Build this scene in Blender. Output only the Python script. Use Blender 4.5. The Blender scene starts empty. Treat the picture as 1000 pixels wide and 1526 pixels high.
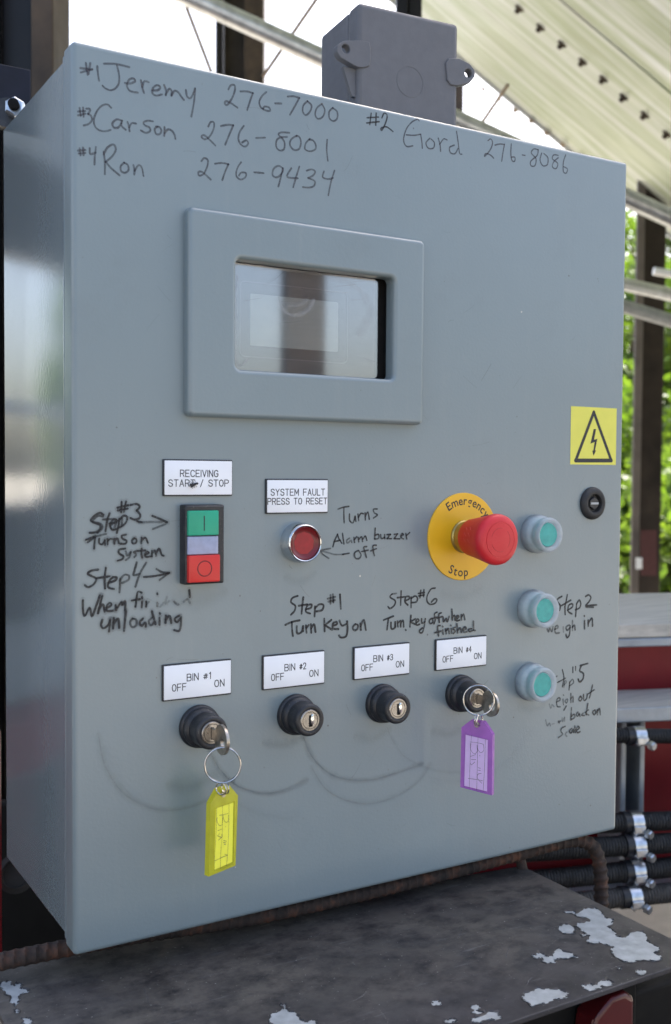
import bpy, math, random
from mathutils import Vector as V, Matrix

# ------------------------------------------------------------------ camera, sky, sun, exposure
S = bpy.context.scene
F = 1562.0                                   # focal length in pixels of a 1000 x 1526 picture
CP = V((-0.2045588, -0.67531348, 0.32255465))
RM = Matrix(((0.8579723, -0.51364559, 0.00719378),
             (0.51353312, 0.85726363, -0.03718596),
             (0.01293344, 0.03559877, 0.99928247)))          # rows: right, forward, up
RIGHT, FWD, UP = V(RM[0]), V(RM[1]), V(RM[2])
cam = bpy.data.cameras.new('camera')
cam.sensor_fit = 'VERTICAL'; cam.sensor_height = 24.0; cam.lens = F / 1526 * 24
cam.clip_start = 0.02; cam.clip_end = 2000
cam.dof.use_dof = True; cam.dof.focus_distance = 0.80; cam.dof.aperture_fstop = 6.3
camo = bpy.data.objects.new('camera', cam)
m = Matrix((( RIGHT.x, UP.x, -FWD.x, CP.x), (RIGHT.y, UP.y, -FWD.y, CP.y), (RIGHT.z, UP.z, -FWD.z, CP.z), (0, 0, 0, 1)))
camo.matrix_world = m
S.collection.objects.link(camo); S.camera = camo

SUN_EL, SUN_ROT = math.radians(52), math.radians(62)
w = bpy.data.worlds.new('World'); S.world = w; w.use_nodes = True
nt = w.node_tree; nt.nodes.clear()
sky = nt.nodes.new('ShaderNodeTexSky'); sky.sky_type = 'NISHITA'; sky.sun_disc = False
sky.sun_elevation = SUN_EL; sky.sun_rotation = SUN_ROT; sky.air_density = 1.0; sky.dust_density = 5.0; sky.ozone_density = 1.0
bg = nt.nodes.new('ShaderNodeBackground'); bg.inputs[1].default_value = 0.12
out = nt.nodes.new('ShaderNodeOutputWorld')
nt.links.new(sky.outputs[0], bg.inputs[0]); nt.links.new(bg.outputs[0], out.inputs[0])
sd = V((math.sin(SUN_ROT) * math.cos(SUN_EL), math.cos(SUN_ROT) * math.cos(SUN_EL), math.sin(SUN_EL)))
sl = bpy.data.lights.new('sun', 'SUN'); sl.energy = 4.0; sl.angle = math.radians(0.5); sl.color = (1, 0.95, 0.87)
so = bpy.data.objects.new('sun', sl); so.rotation_euler = sd.to_track_quat('Z', 'Y').to_euler(); so.location = (3, 3, 6)
S.collection.objects.link(so)
S.view_settings.view_transform = 'Standard'; S.view_settings.look = 'None'; S.view_settings.gamma = 1
S.view_settings.exposure = 1.90
S.cycles.transparent_max_bounces = 24
S.cycles.max_bounces = 8

# ------------------------------------------------------------------ pixel -> point helpers
def ray(px, py):
    return RIGHT * ((px - 500) / F) + UP * (-(py - 763) / F) + FWD
def aty(px, py, y=0.0):
    d = ray(px, py); return CP + d * ((y - CP.y) / d.y)
def atz(px, py, z):
    d = ray(px, py); return CP + d * ((z - CP.z) / d.z)
def atd(px, py, Z):
    return CP + ray(px, py) * Z
def onplane(px, py, P, n):
    d = ray(px, py); return CP + d * ((P - CP).dot(n) / d.dot(n))

C = S.collection
ORG = {}
# ------------------------------------------------------------------ materials
def nodes(name):
    m = bpy.data.materials.new(name); m.use_nodes = True
    return m, m.node_tree, m.node_tree.nodes['Principled BSDF']
def noise(nt, scale, detail=4, rough=.55, vec=None, stretch=None):
    n = nt.nodes.new('ShaderNodeTexNoise'); n.inputs['Scale'].default_value = scale
    n.inputs['Detail'].default_value = detail; n.inputs['Roughness'].default_value = rough
    tc = nt.nodes.new('ShaderNodeTexCoord')
    if stretch:
        mp = nt.nodes.new('ShaderNodeMapping'); mp.inputs['Scale'].default_value = stretch
        nt.links.new(tc.outputs['Object'], mp.inputs[0]); nt.links.new(mp.outputs[0], n.inputs['Vector'])
    else:
        nt.links.new(tc.outputs['Object'], n.inputs['Vector'])
    return n.outputs['Fac']
def ramp(nt, fac, stops):
    r = nt.nodes.new('ShaderNodeValToRGB'); e = r.color_ramp.elements
    while len(e) < len(stops): e.new(.5)
    for el, (p, c) in zip(e, stops):
        el.position = p; el.color = (c, c, c, 1) if isinstance(c, (int, float)) else (*c, 1)
    nt.links.new(fac, r.inputs[0]); return r.outputs[0]
def mix(nt, fac, a, b, mode='MIX'):
    x = nt.nodes.new('ShaderNodeMix'); x.data_type = 'RGBA'; x.blend_type = mode
    for sock, v in ((x.inputs[0], fac), (x.inputs[6], a), (x.inputs[7], b)):
        if isinstance(v, (int, float)): sock.default_value = v
        elif isinstance(v, tuple): sock.default_value = (*v, 1)
        else: nt.links.new(v, sock)
    return x.outputs[2]
def bump(nt, bs, h, strength, dist=0.001):
    b = nt.nodes.new('ShaderNodeBump'); b.inputs['Strength'].default_value = strength; b.inputs['Distance'].default_value = dist
    nt.links.new(h, b.inputs['Height']); nt.links.new(b.outputs[0], bs.inputs['Normal'])
def mat(name, c, rough=.5, metal=0, var=.12, scale=60, bmp=.05, coat=0, spec=.5, c2=None, stretch=None, sss=0, trans=0):
    m, nt, bs = nodes(name)
    n = noise(nt, scale, stretch=stretch)
    a = tuple(v * (1 - var) for v in c); b = c2 or tuple(min(1, v * (1 + var)) for v in c)
    nt.links.new(mix(nt, ramp(nt, n, [(.3, 0), (.7, 1)]), a, b), bs.inputs['Base Color'])
    bs.inputs['Metallic'].default_value = metal
    n2 = noise(nt, scale * 2.3)
    r = nt.nodes.new('ShaderNodeMapRange'); r.inputs[3].default_value = max(.02, rough * .8); r.inputs[4].default_value = min(1, rough * 1.25)
    nt.links.new(n2, r.inputs[0]); nt.links.new(r.outputs[0], bs.inputs['Roughness'])
    bs.inputs['Coat Weight'].default_value = coat; bs.inputs['Coat Roughness'].default_value = .08
    bs.inputs['Specular IOR Level'].default_value = spec
    if sss:
        bs.inputs['Subsurface Weight'].default_value = sss; bs.inputs['Subsurface Radius'].default_value = (.004, .004, .004)
        bs.inputs['Subsurface Scale'].default_value = 1
    if trans: bs.inputs['Transmission Weight'].default_value = trans
    if bmp: bump(nt, bs, noise(nt, scale * 6, 2), bmp, .0006)
    return m

def paint_mat(name, c, rough=.34, coat=0):
    m, nt, bs = nodes(name)
    big = noise(nt, 5, 3)
    col = mix(nt, ramp(nt, big, [(.3, 0), (.7, 1)]), tuple(v * .955 for v in c), tuple(v * 1.03 for v in c))
    # faint dust streaks running down
    st = noise(nt, 9, 4, stretch=(14, 14, .7))
    col = mix(nt, ramp(nt, st, [(.55, 0), (.80, .06)]), col, (.36, .36, .34))
    # tiny specks of dirt, dark and pale
    for sc_, dk, th_ in ((55, (.045, .04, .04), .020), (38, (.62, .58, .50), .016), (120, (.08, .07, .065), .026)):
        vo = nt.nodes.new('ShaderNodeTexVoronoi'); vo.inputs['Scale'].default_value = sc_; tc = nt.nodes.new('ShaderNodeTexCoord'); nt.links.new(tc.outputs['Object'], vo.inputs['Vector'])
        sepc = nt.nodes.new('ShaderNodeSeparateColor'); nt.links.new(vo.outputs['Color'], sepc.inputs[0])
        rad = nt.nodes.new('ShaderNodeMapRange'); rad.inputs[1].default_value = .55; rad.inputs[2].default_value = 1; rad.inputs[3].default_value = 0; rad.inputs[4].default_value = th_ * 2.2; nt.links.new(sepc.outputs[0], rad.inputs[0])
        lt = nt.nodes.new('ShaderNodeMath'); lt.operation = 'LESS_THAN'; nt.links.new(vo.outputs['Distance'], lt.inputs[0]); nt.links.new(rad.outputs[0], lt.inputs[1])
        ml = nt.nodes.new('ShaderNodeMath'); ml.operation = 'MULTIPLY'; ml.inputs[1].default_value = .6; nt.links.new(lt.outputs[0], ml.inputs[0])
        col = mix(nt, ml.outputs[0], col, dk)
    gr = noise(nt, 24, 7, .7); col = mix(nt, ramp(nt, gr, [(.55, 0), (.85, .14)]), col, (.10, .105, .11))
    nt.links.new(col, bs.inputs['Base Color'])
    rg = nt.nodes.new('ShaderNodeMapRange'); rg.inputs[3].default_value = rough * .75; rg.inputs[4].default_value = rough * 1.3
    nt.links.new(noise(nt, 14, 5), rg.inputs[0]); nt.links.new(rg.outputs[0], bs.inputs['Roughness'])
    bs.inputs['Specular IOR Level'].default_value = .5; bs.inputs['Coat Weight'].default_value = coat; bs.inputs['Coat Roughness'].default_value = rough * .8
    bump(nt, bs, noise(nt, 420, 2), .22, .0005)
    return m

M = {}
M['paint'] = paint_mat('grey blue powder coat', (.180, .229, .248), .34, .8)
M['paint_side'] = paint_mat('grey blue powder coat of the box', (.195, .240, .262), .17, .25)
M['jbox'] = mat('grey plastic', (.112, .114, .126), .55, var=.06, scale=90, bmp=.1)
def dusty_black():
    m, nt, bs = nodes('dusty black plastic')
    col = mix(nt, ramp(nt, noise(nt, 60), [(.3, 0), (.7, 1)]), (.010, .011, .014), (.020, .021, .026))
    col = mix(nt, ramp(nt, noise(nt, 750, 2), [(.66, 0), (.72, .55)]), col, (.22, .20, .17))
    col = mix(nt, ramp(nt, noise(nt, 130, 4), [(.55, 0), (.75, .18)]), col, (.16, .15, .13))
    nt.links.new(col, bs.inputs['Base Color']); bs.inputs['Roughness'].default_value = .42
    bump(nt, bs, noise(nt, 500, 2), .1, .0004); return m
M['black'] = dusty_black()
M['rubber'] = mat('black rubber', (.018, .018, .019), .6, var=.3, bmp=.15)
M['blackhole'] = mat('dark inside', (.006, .006, .006), .8, bmp=0)
M['chrome'] = mat('chrome', (.72, .72, .72), .12, 1, var=.05, bmp=.01)
M['nickel'] = mat('worn nickel', (.36, .34, .32), .28, 1, var=.2, scale=200, bmp=.06)
M['keymetal'] = mat('key steel', (.42, .38, .33), .33, 1, var=.25, scale=300, bmp=.1)
M['wire'] = mat('steel wire', (.6, .57, .54), .2, 1, var=.1, bmp=.02)
M['collar'] = mat('brassy collar', (.42, .33, .12), .3, .8, var=.1, scale=120, bmp=.03)
M['zinc'] = mat('zinc plated steel', (.55, .58, .62), .3, 1, var=.2, scale=150, bmp=.06)
M['galv'] = mat('galvanised steel', (.58, .60, .62), .34, .7, var=.2, scale=35, bmp=.06)
M['galv_dull'] = mat('dull galvanised steel', (.36, .38, .40), .5, .5, var=.2, scale=30, bmp=.08)
M['strut'] = mat('tan primer steel', (.30, .23, .16), .6, .2, var=.2, scale=40)
M['red'] = mat('red mushroom plastic', (.60, .010, .020), .42, var=.05, scale=95, bmp=.08, sss=.1, c2=(.62, .022, .03))
M['redface'] = mat('red button plastic', (.62, .022, .020), .33, var=.05, bmp=.03)
M['yellow'] = mat('yellow enamelled disc', (.75, .42, .012), .36, var=.05, scale=30, bmp=.02)
M['green'] = mat('green button plastic', (.012, .34, .20), .38, var=.08, bmp=.04)
M['teal'] = mat('teal push button', (.05, .37, .335), .4, var=.12, scale=200, bmp=.04, sss=.15)
M['lens'] = mat('pale lens', (.33, .36, .50), .3, var=.1, scale=200, bmp=.03, sss=.2)
M['white'] = mat('white label plastic', (.80, .81, .84), .4, var=.015, scale=60, bmp=.02)
M['print'] = mat('black engraving', (.018, .018, .022), .6, bmp=0)
M['sticker'] = mat('yellow vinyl', (.72, .68, .10), .35, var=.03, scale=70, bmp=.03)
M['brownpost'] = mat('rust brown steel', (.050, .038, .028), .55, .1, spec=.3, var=.35, scale=14, bmp=.1, c2=(.085, .060, .040))
M['blackpost'] = mat('black painted steel', (.009, .008, .009), .35, .0, spec=.3, var=.35, scale=10, bmp=.08)
M['darkpost'] = mat('dark brown painted steel', (.024, .018, .016), .4, .1, spec=.3, var=.4, scale=9, bmp=.08, c2=(.042, .031, .025))
M['greypost'] = mat('grey brown steel', (.14, .12, .11), .5, .2, var=.2, scale=12)
M['navy'] = mat('navy painted steel', (.007, .009, .020), .5, spec=.25, var=.3, scale=60)
M['redpanel'] = mat('dark red machine paint', (.17, .007, .012), .4, spec=.25, var=.2, scale=12, bmp=.04)
M['darkmachine'] = mat('black machine paint', (.006, .006, .006), .7, var=.3, scale=20, spec=.15)
M['deck'] = mat('weathered deck board', (.52, .48, .42), .8, var=.2, scale=8, stretch=(1, 14, 14), bmp=.3)
M['rail'] = mat('grey steel rail', (.30, .33, .37), .4, .3, var=.15, scale=25)

def glassy(name, c, rough, mixf):
    m, nt, bs = nodes(name)
    return m
# scratched clear window: mostly transparent with a reflecting coat and a thin dusty film
m_, nt, bs = nodes('scratched clear window')
bs.inputs['Base Color'].default_value = (.50, .48, .54, 1); bs.inputs['Roughness'].default_value = .2
bs.inputs['Specular IOR Level'].default_value = .5
s1 = noise(nt, 60, 5, stretch=(.3, 1, 7)); s2 = noise(nt, 14, 4)
a1 = ramp(nt, s1, [(.42, .0), (.75, .05)]); a2 = ramp(nt, s2, [(.35, .6), (.7, 1.0)])
al = mix(nt, 1.0, a1, a2, 'MULTIPLY'); nt.links.new(al, bs.inputs['Alpha'])
gl = nt.nodes.new('ShaderNodeBsdfGlossy'); gl.inputs['Roughness'].default_value = .045
lw = nt.nodes.new('ShaderNodeLayerWeight'); lw.inputs[0].default_value = .5
fr = nt.nodes.new('ShaderNodeMapRange'); fr.inputs[1].default_value = .0; fr.inputs[2].default_value = 1.0; fr.inputs[3].default_value = .23; fr.inputs[4].default_value = .42
nt.links.new(lw.outputs['Facing'], fr.inputs[0])
ms = nt.nodes.new('ShaderNodeMixShader'); nt.links.new(fr.outputs[0], ms.inputs[0]); nt.links.new(bs.outputs[0], ms.inputs[1]); nt.links.new(gl.outputs[0], ms.inputs[2])
nt.links.new(ms.outputs[0], nt.nodes['Material Output'].inputs[0])
bump(nt, bs, s1, .05, .0003)
M['window'] = m_

def translucent(name, c, alpha, rough=.3):
    m, nt, bs = nodes(name)
    bs.inputs['Base Color'].default_value = (*c, 1); bs.inputs['Roughness'].default_value = rough
    bs.inputs['Coat Weight'].default_value = .3
    n = noise(nt, 90, 4)
    tl = nt.nodes.new('ShaderNodeBsdfTranslucent'); tl.inputs[0].default_value = (*c, 1)
    m1 = nt.nodes.new('ShaderNodeMixShader'); m1.inputs[0].default_value = .3
    nt.links.new(bs.outputs[0], m1.inputs[1]); nt.links.new(tl.outputs[0], m1.inputs[2])
    tr = nt.nodes.new('ShaderNodeBsdfTransparent'); tr.inputs[0].default_value = (*[min(1, v * .5 + .5) for v in c], 1)
    m2 = nt.nodes.new('ShaderNodeMixShader')
    mr = nt.nodes.new('ShaderNodeMapRange'); mr.inputs[1].default_value = .3; mr.inputs[2].default_value = .7
    mr.inputs[3].default_value = alpha - .06; mr.inputs[4].default_value = alpha + .06
    nt.links.new(n, mr.inputs[0]); nt.links.new(mr.outputs[0], m2.inputs[0])
    nt.links.new(tr.outputs[0], m2.inputs[1]); nt.links.new(m1.outputs[0], m2.inputs[2])
    nt.links.new(m2.outputs[0], nt.nodes['Material Output'].inputs[0])
    bump(nt, bs, noise(nt, 300, 2), .05, .0004)
    return m
M['boot'] = translucent('cloudy silicone boot', (.78, .82, .86), .42, .25)
M['tagyellow'] = translucent('yellow clear plastic', (.80, .77, .03), .48)
M['tagpurple'] = translucent('purple clear plastic', (.58, .22, .72), .48)
M['paper_y'] = mat('paper behind yellow plastic', (.80, .78, .06), .6, var=.05, scale=150)
M['paper_p'] = mat('paper behind purple plastic', (.70, .50, .80), .6, var=.05, scale=150)
m_, nt, bs = nodes('red lens'); bs.inputs['Base Color'].default_value = (.15, .004, .008, 1); bs.inputs['Roughness'].default_value = .3
bs.inputs['Coat Weight'].default_value = .1; M['redlens'] = m_
M['redlens_in'] = mat('red lamp inside', (.30, .006, .012), .4, var=.15, scale=250)

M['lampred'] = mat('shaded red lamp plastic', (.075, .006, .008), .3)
M['fadedred'] = mat('faded red sticker', (.075, .020, .022), .5)
def ink_mat(name, c, dry):
    m, nt, bs = nodes(name)
    bs.inputs['Base Color'].default_value = (*c, 1); bs.inputs['Roughness'].default_value = .55
    at = nt.nodes.new('ShaderNodeAttribute'); at.attribute_name = 'ink'
    n1 = noise(nt, 900, 3); n2 = noise(nt, 160, 4)
    r1 = ramp(nt, n1, [(.30, 1 - dry), (.52, 1)]); r2 = ramp(nt, n2, [(.36, 1 - dry * .8), (.58, 1)])
    a = mix(nt, 1.0, r1, r2, 'MULTIPLY'); a = mix(nt, 1.0, a, at.outputs['Color'], 'MULTIPLY')
    nt.links.new(a, bs.inputs['Alpha'])
    return m
M['ink_grey'] = ink_mat('faded marker ink', (.060, .060, .075), .35)
M['ink_black'] = ink_mat('black marker ink', (.012, .012, .015), .38)
M['smudge'] = ink_mat('rubbed grime', (.040, .034, .030), .4)
M['pencil'] = ink_mat('pen ink', (.07, .07, .09), .35)

def shelf_mat():
    m, nt, bs = nodes('worn black paint on steel shelf')
    big = noise(nt, 9, 6, .6); col = mix(nt, ramp(nt, big, [(.35, 0), (.68, 1)]), (.012, .012, .017), (.038, .037, .045))
    tc = nt.nodes.new('ShaderNodeTexCoord'); sx = nt.nodes.new('ShaderNodeSeparateXYZ'); nt.links.new(tc.outputs['Object'], sx.inputs[0])
    mr = nt.nodes.new('ShaderNodeMapRange'); mr.inputs[1].default_value = -.10; mr.inputs[2].default_value = .02
    nt.links.new(sx.outputs[1], mr.inputs[0])
    dn = mix(nt, 1.0, mr.outputs[0], ramp(nt, noise(nt, 14, 6), [(.3, .35), (.65, .95)]), 'MULTIPLY')
    col = mix(nt, dn, col, (.105, .094, .080))
    dark = noise(nt, 40, 9, .75, stretch=(.85, 1.15, 1)); col = mix(nt, ramp(nt, dark, [(.44, 0), (.64, .85)]), col, (.008, .008, .011))
    scr = noise(nt, 16, 5, .6, stretch=(1, 9, 1)); col = mix(nt, ramp(nt, scr, [(.62, 0), (.72, .35)]), col, (.20, .20, .21))
    sp = noise(nt, 420, 2); col = mix(nt, ramp(nt, sp, [(.70, 0), (.74, .7)]), col, (.32, .31, .29))
    nt.links.new(col, bs.inputs['Base Color'])
    nt.links.new(ramp(nt, noise(nt, 30, 5), [(.3, .42), (.7, .72)]), bs.inputs['Roughness'])
    bump(nt, bs, noise(nt, 120, 6), .25, .0006)
    return m
M['shelf'] = shelf_mat()
M['bare'] = mat('bare galvanised steel', (.36, .385, .395), .5, .15, var=.2, scale=110, bmp=.1)
M['primer'] = mat('primer and rust rim', (.075, .058, .045), .8, var=.5, scale=300)
M['flake'] = mat('curled paint flake', (.03, .03, .034), .5)
def rust_mat():
    m, nt, bs = nodes('rusty reinforcing bar')
    n = noise(nt, 60, 6, .65)
    col = ramp(nt, n, [(.30, (.014, .011, .010)), (.52, (.040, .024, .018)), (.70, (.13, .050, .026))])
    nt.links.new(col, bs.inputs['Base Color']); bs.inputs['Roughness'].default_value = .8
    bump(nt, bs, noise(nt, 400, 4), .4, .001); return m
M['rust'] = rust_mat()
def hood_mat():
    m, nt, bs = nodes('aluminium sheet with painted reflections')
    a = noise(nt, 3.4, 5, .6, stretch=(.10, 1.1, 1)); b = noise(nt, 5, 6, .6, stretch=(.6, 1.6, 1))
    col = ramp(nt, a, [(.32, (.25, .31, .16)), (.43, (.46, .49, .45)), (.53, (.29, .34, .21)), (.66, (.58, .61, .62))])  # green bands put mirrored grass and sheen into the metal colour
    col = mix(nt, ramp(nt, b, [(.55, 0), (.75, .5)]), col, (.36, .35, .27))
    sp = noise(nt, 60, 3); col = mix(nt, ramp(nt, sp, [(.68, 0), (.74, .5)]), col, (.2, .2, .15))
    nt.links.new(col, bs.inputs['Base Color']); bs.inputs['Metallic'].default_value = .35
    nt.links.new(ramp(nt, b, [(.3, .35), (.7, .6)]), bs.inputs['Roughness']); return m
M['hood'] = hood_mat()
def ground_mat():
    m, nt, bs = nodes('pale gravel ground')
    col = ramp(nt, noise(nt, .5, 8, .65), [(.3, (.28, .255, .21)), (.6, (.38, .355, .30)), (.75, (.25, .25, .17))])
    nt.links.new(col, bs.inputs['Base Color']); bs.inputs['Roughness'].default_value = .9
    bump(nt, bs, noise(nt, 30, 6), .4, .02); return m
M['ground'] = ground_mat()
M['bark'] = mat('bark', (.10, .075, .05), .85, var=.3, scale=12, bmp=.3)
def leaf_mat():
    m, nt, bs = nodes('leaves')
    col = ramp(nt, noise(nt, 1.3, 4), [(.3, (.045, .085, .014)), (.55, (.095, .15, .02)), (.8, (.16, .21, .035))])
    nt.links.new(col, bs.inputs['Base Color']); bs.inputs['Roughness'].default_value = .55
    tl = nt.nodes.new('ShaderNodeBsdfTranslucent'); nt.links.new(mix(nt, 1.0, col, (1.9, 2.1, .9), 'MULTIPLY'), tl.inputs[0])
    ms = nt.nodes.new('ShaderNodeMixShader'); ms.inputs[0].default_value = .4
    nt.links.new(bs.outputs[0], ms.inputs[1]); nt.links.new(tl.outputs[0], ms.inputs[2]); nt.links.new(ms.outputs[0], nt.nodes['Material Output'].inputs[0])
    return m
M['leaf'] = leaf_mat()

# ------------------------------------------------------------------ mesh helpers
class MB:
    """collects verts and faces (world coordinates) for one mesh object"""
    def __init__(s): s.v = []; s.f = []; s.ink = []
    def add(s, vs, fs, ink=None):
        o = len(s.v); s.v += [V(p) for p in vs]; s.f += [tuple(i + o for i in f) for f in fs]
        if ink is not None: s.ink += list(ink)
    def loft(s, loops, cap0=False, cap1=False, closed=True):
        n = len(loops[0]); o = len(s.v)
        for l in loops: s.v += [V(p) for p in l]
        for i in range(len(loops) - 1):
            for j in range(n if closed else n - 1):
                a, b = o + i * n + j, o + i * n + (j + 1) % n
                s.f.append((a, b, b + n, a + n))
        if cap0: s.f.append(tuple(o + j for j in range(n))[::-1])
        if cap1: s.f.append(tuple(o + (len(loops) - 1) * n + j for j in range(n)))
    def box(s, lo, hi, ax=None, org=None):
        """box in a local frame ax=(u,v,w) at org"""
        u, v, w_ = ax or (V((1, 0, 0)), V((0, 1, 0)), V((0, 0, 1))); org = org or V((0, 0, 0))
        P = [org + u * x + v * y + w_ * z for x in (lo[0], hi[0]) for y in (lo[1], hi[1]) for z in (lo[2], hi[2])]
        s.add(P, [(0, 1, 3, 2), (4, 6, 7, 5), (0, 4, 5, 1), (2, 3, 7, 6), (0, 2, 6, 4), (1, 5, 7, 3)])
    def lathe(s, prof, c, axis=V((0, -1, 0)), n=40, sx=1, ref=None, hollow=False):
        """prof: (radius, height along axis)"""
        axis = axis.normalized(); a = (ref or (V((0, 0, 1)) if abs(axis.z) < .9 else V((1, 0, 0)))); b = axis.cross(a).normalized(); a = b.cross(axis)
        loops = [[c + axis * h + (a * math.cos(t) + b * math.sin(t)) * r for t in [2 * math.pi * k / n for k in range(n)]] for r, h in prof]
        s.loft(loops, cap0=prof[0][0] > 1e-6, cap1=prof[-1][0] > 1e-6 and not hollow)
    def tube(s, pts, r, n=12, cap=True, rf=None):
        pts = [V(p) for p in pts]; N = len(pts); loops = []; up = None; acc = 0
        for i, p in enumerate(pts):
            t = (pts[min(i + 1, N - 1)] - pts[max(i - 1, 0)]).normalized()
            if up is None:
                up = V((0, 0, 1)) if abs(t.z) < .9 else V((1, 0, 0))
            up = (up - t * up.dot(t)).normalized(); b = t.cross(up)
            if i: acc += (p - pts[i - 1]).length
            L = []
            for k in range(n):
                th = 2 * math.pi * k / n; rr = rf(acc, th) if rf else (r[i] if isinstance(r, list) else r)
                L.append(p + (up * math.cos(th) + b * math.sin(th)) * rr)
            loops.append(L)
        s.loft(loops, cap0=cap, cap1=cap)
    def ring(s, c, n_, R, r, N=40, n=8, a0=0, a1=2 * math.pi):
        a = n_.cross(V((0, 0, 1))).normalized() if abs(n_.z) < .95 else V((1, 0, 0)); b = n_.cross(a).normalized()
        loops = []
        for i in range(N + 1):
            t = a0 + (a1 - a0) * i / N; d = a * math.cos(t) + b * math.sin(t)
            loops.append([c + d * (R + r * math.cos(q)) + n_ * (r * math.sin(q)) for q in [2 * math.pi * k / n for k in range(n)]])
        s.loft(loops, cap0=True, cap1=True)
    def prism(s, poly, h, n_):
        """polygon (list of points) extruded by h along n_"""
        a = [V(p) for p in poly]; b = [p + n_ * h for p in a]
        k = len(a); o = len(s.v); s.v += a + b
        s.f.append(tuple(o + i for i in range(k))[::-1]); s.f.append(tuple(o + k + i for i in range(k)))
        for i in range(k): s.f.append((o + i, o + (i + 1) % k, o + k + (i + 1) % k, o + k + i))

def rrect(x0, z0, x1, z1, r, y, n=5):
    """rounded rectangle loop in the plane y"""
    L = []
    for cx, cz, a in ((x1 - r, z1 - r, 0), (x0 + r, z1 - r, 90), (x0 + r, z0 + r, 180), (x1 - r, z0 + r, 270)):
        for k in range(n + 1):
            t = math.radians(a + 90 * k / n); L.append(V((cx + r * math.cos(t), y, cz + r * math.sin(t))))
    return L
def inset(x0, z0, x1, z1, r, prof, n=5):
    return [rrect(x0 + d, z0 + d, x1 - d, z1 - d, max(r - d, .0003), y, n) for d, y in prof]
MM = .001

def obj(name, mb, mat_, parent=None, smooth=35, wn=False, label=None, kind=None, bevel=0):
    me = bpy.data.meshes.new(name)
    off = ORG[parent.name] if parent else (sum(((p) for p in mb.v), V((0, 0, 0))) / max(1, len(mb.v)))
    if not parent:
        off = V((off.x, off.y, min(p.z for p in mb.v)))
    me.from_pydata([tuple(p - off) for p in mb.v], [], mb.f)
    if mb.ink:
        at = me.color_attributes.new('ink', 'FLOAT_COLOR', 'POINT')
        for i, k in enumerate(mb.ink): at.data[i].color = (k, k, k, 1)
    me.materials.append(M[mat_] if isinstance(mat_, str) else mat_)
    if not mb.ink:
        import bmesh
        bm = bmesh.new(); bm.from_mesh(me); bmesh.ops.recalc_face_normals(bm, faces=bm.faces); bm.to_mesh(me); bm.free()
    me.validate()
    if smooth:
        me.polygons.foreach_set('use_smooth', [True] * len(me.polygons)); me.set_sharp_from_angle(angle=math.radians(smooth))
    o = bpy.data.objects.new(name, me); C.objects.link(o)
    if parent: o.parent = parent
    else: o.location = off
    ORG[o.name] = off
    if bevel:
        b = o.modifiers.new('bevel', 'BEVEL'); b.width = bevel; b.segments = 3; b.limit_method = 'ANGLE'; b.angle_limit = math.radians(40)
    if wn or bevel:
        wnm = o.modifiers.new('wn', 'WEIGHTED_NORMAL'); wnm.keep_sharp = True
    if label: o['label'] = label
    if kind: o['kind'] = kind
    return o
def tag(o, label, cat, group=None):
    o['label'] = label; o['category'] = cat
    if group: o['group'] = group
    return o
def thing(name, loc, label, cat, group=None):
    o = bpy.data.objects.new(name, None); o.location = loc; o.empty_display_size = .05; C.objects.link(o)
    ORG[o.name] = V(loc); return tag(o, label, cat, group)

def smoothpts(P, step):
    """Catmull-Rom through 2-D points, resampled"""
    if len(P) == 2: Q = [P[0], P[1]]
    else:
        Q = []; E = [P[0]] + P + [P[-1]]
        for i in range(1, len(E) - 2):
            p0, p1, p2, p3 = E[i - 1:i + 3]
            for k in range(6):
                t = k / 6
                Q.append(tuple(.5 * (2 * p1[j] + (p2[j] - p0[j]) * t + (2 * p0[j] - 5 * p1[j] + 4 * p2[j] - p3[j]) * t * t + (3 * p1[j] - p0[j] - 3 * p2[j] + p3[j]) * t ** 3) for j in (0, 1)))
        Q.append(P[-1])
    R = [Q[0]]; 
    for q in Q[1:]:
        d = math.hypot(q[0] - R[-1][0], q[1] - R[-1][1])
        if d < step * .5 and q is not Q[-1]: continue
        k = max(1, int(d / step))
        a = R[-1]
        for i in range(1, k + 1): R.append((a[0] + (q[0] - a[0]) * i / k, a[1] + (q[1] - a[1]) * i / k))
    return R
rnd = random.Random(4)
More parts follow.
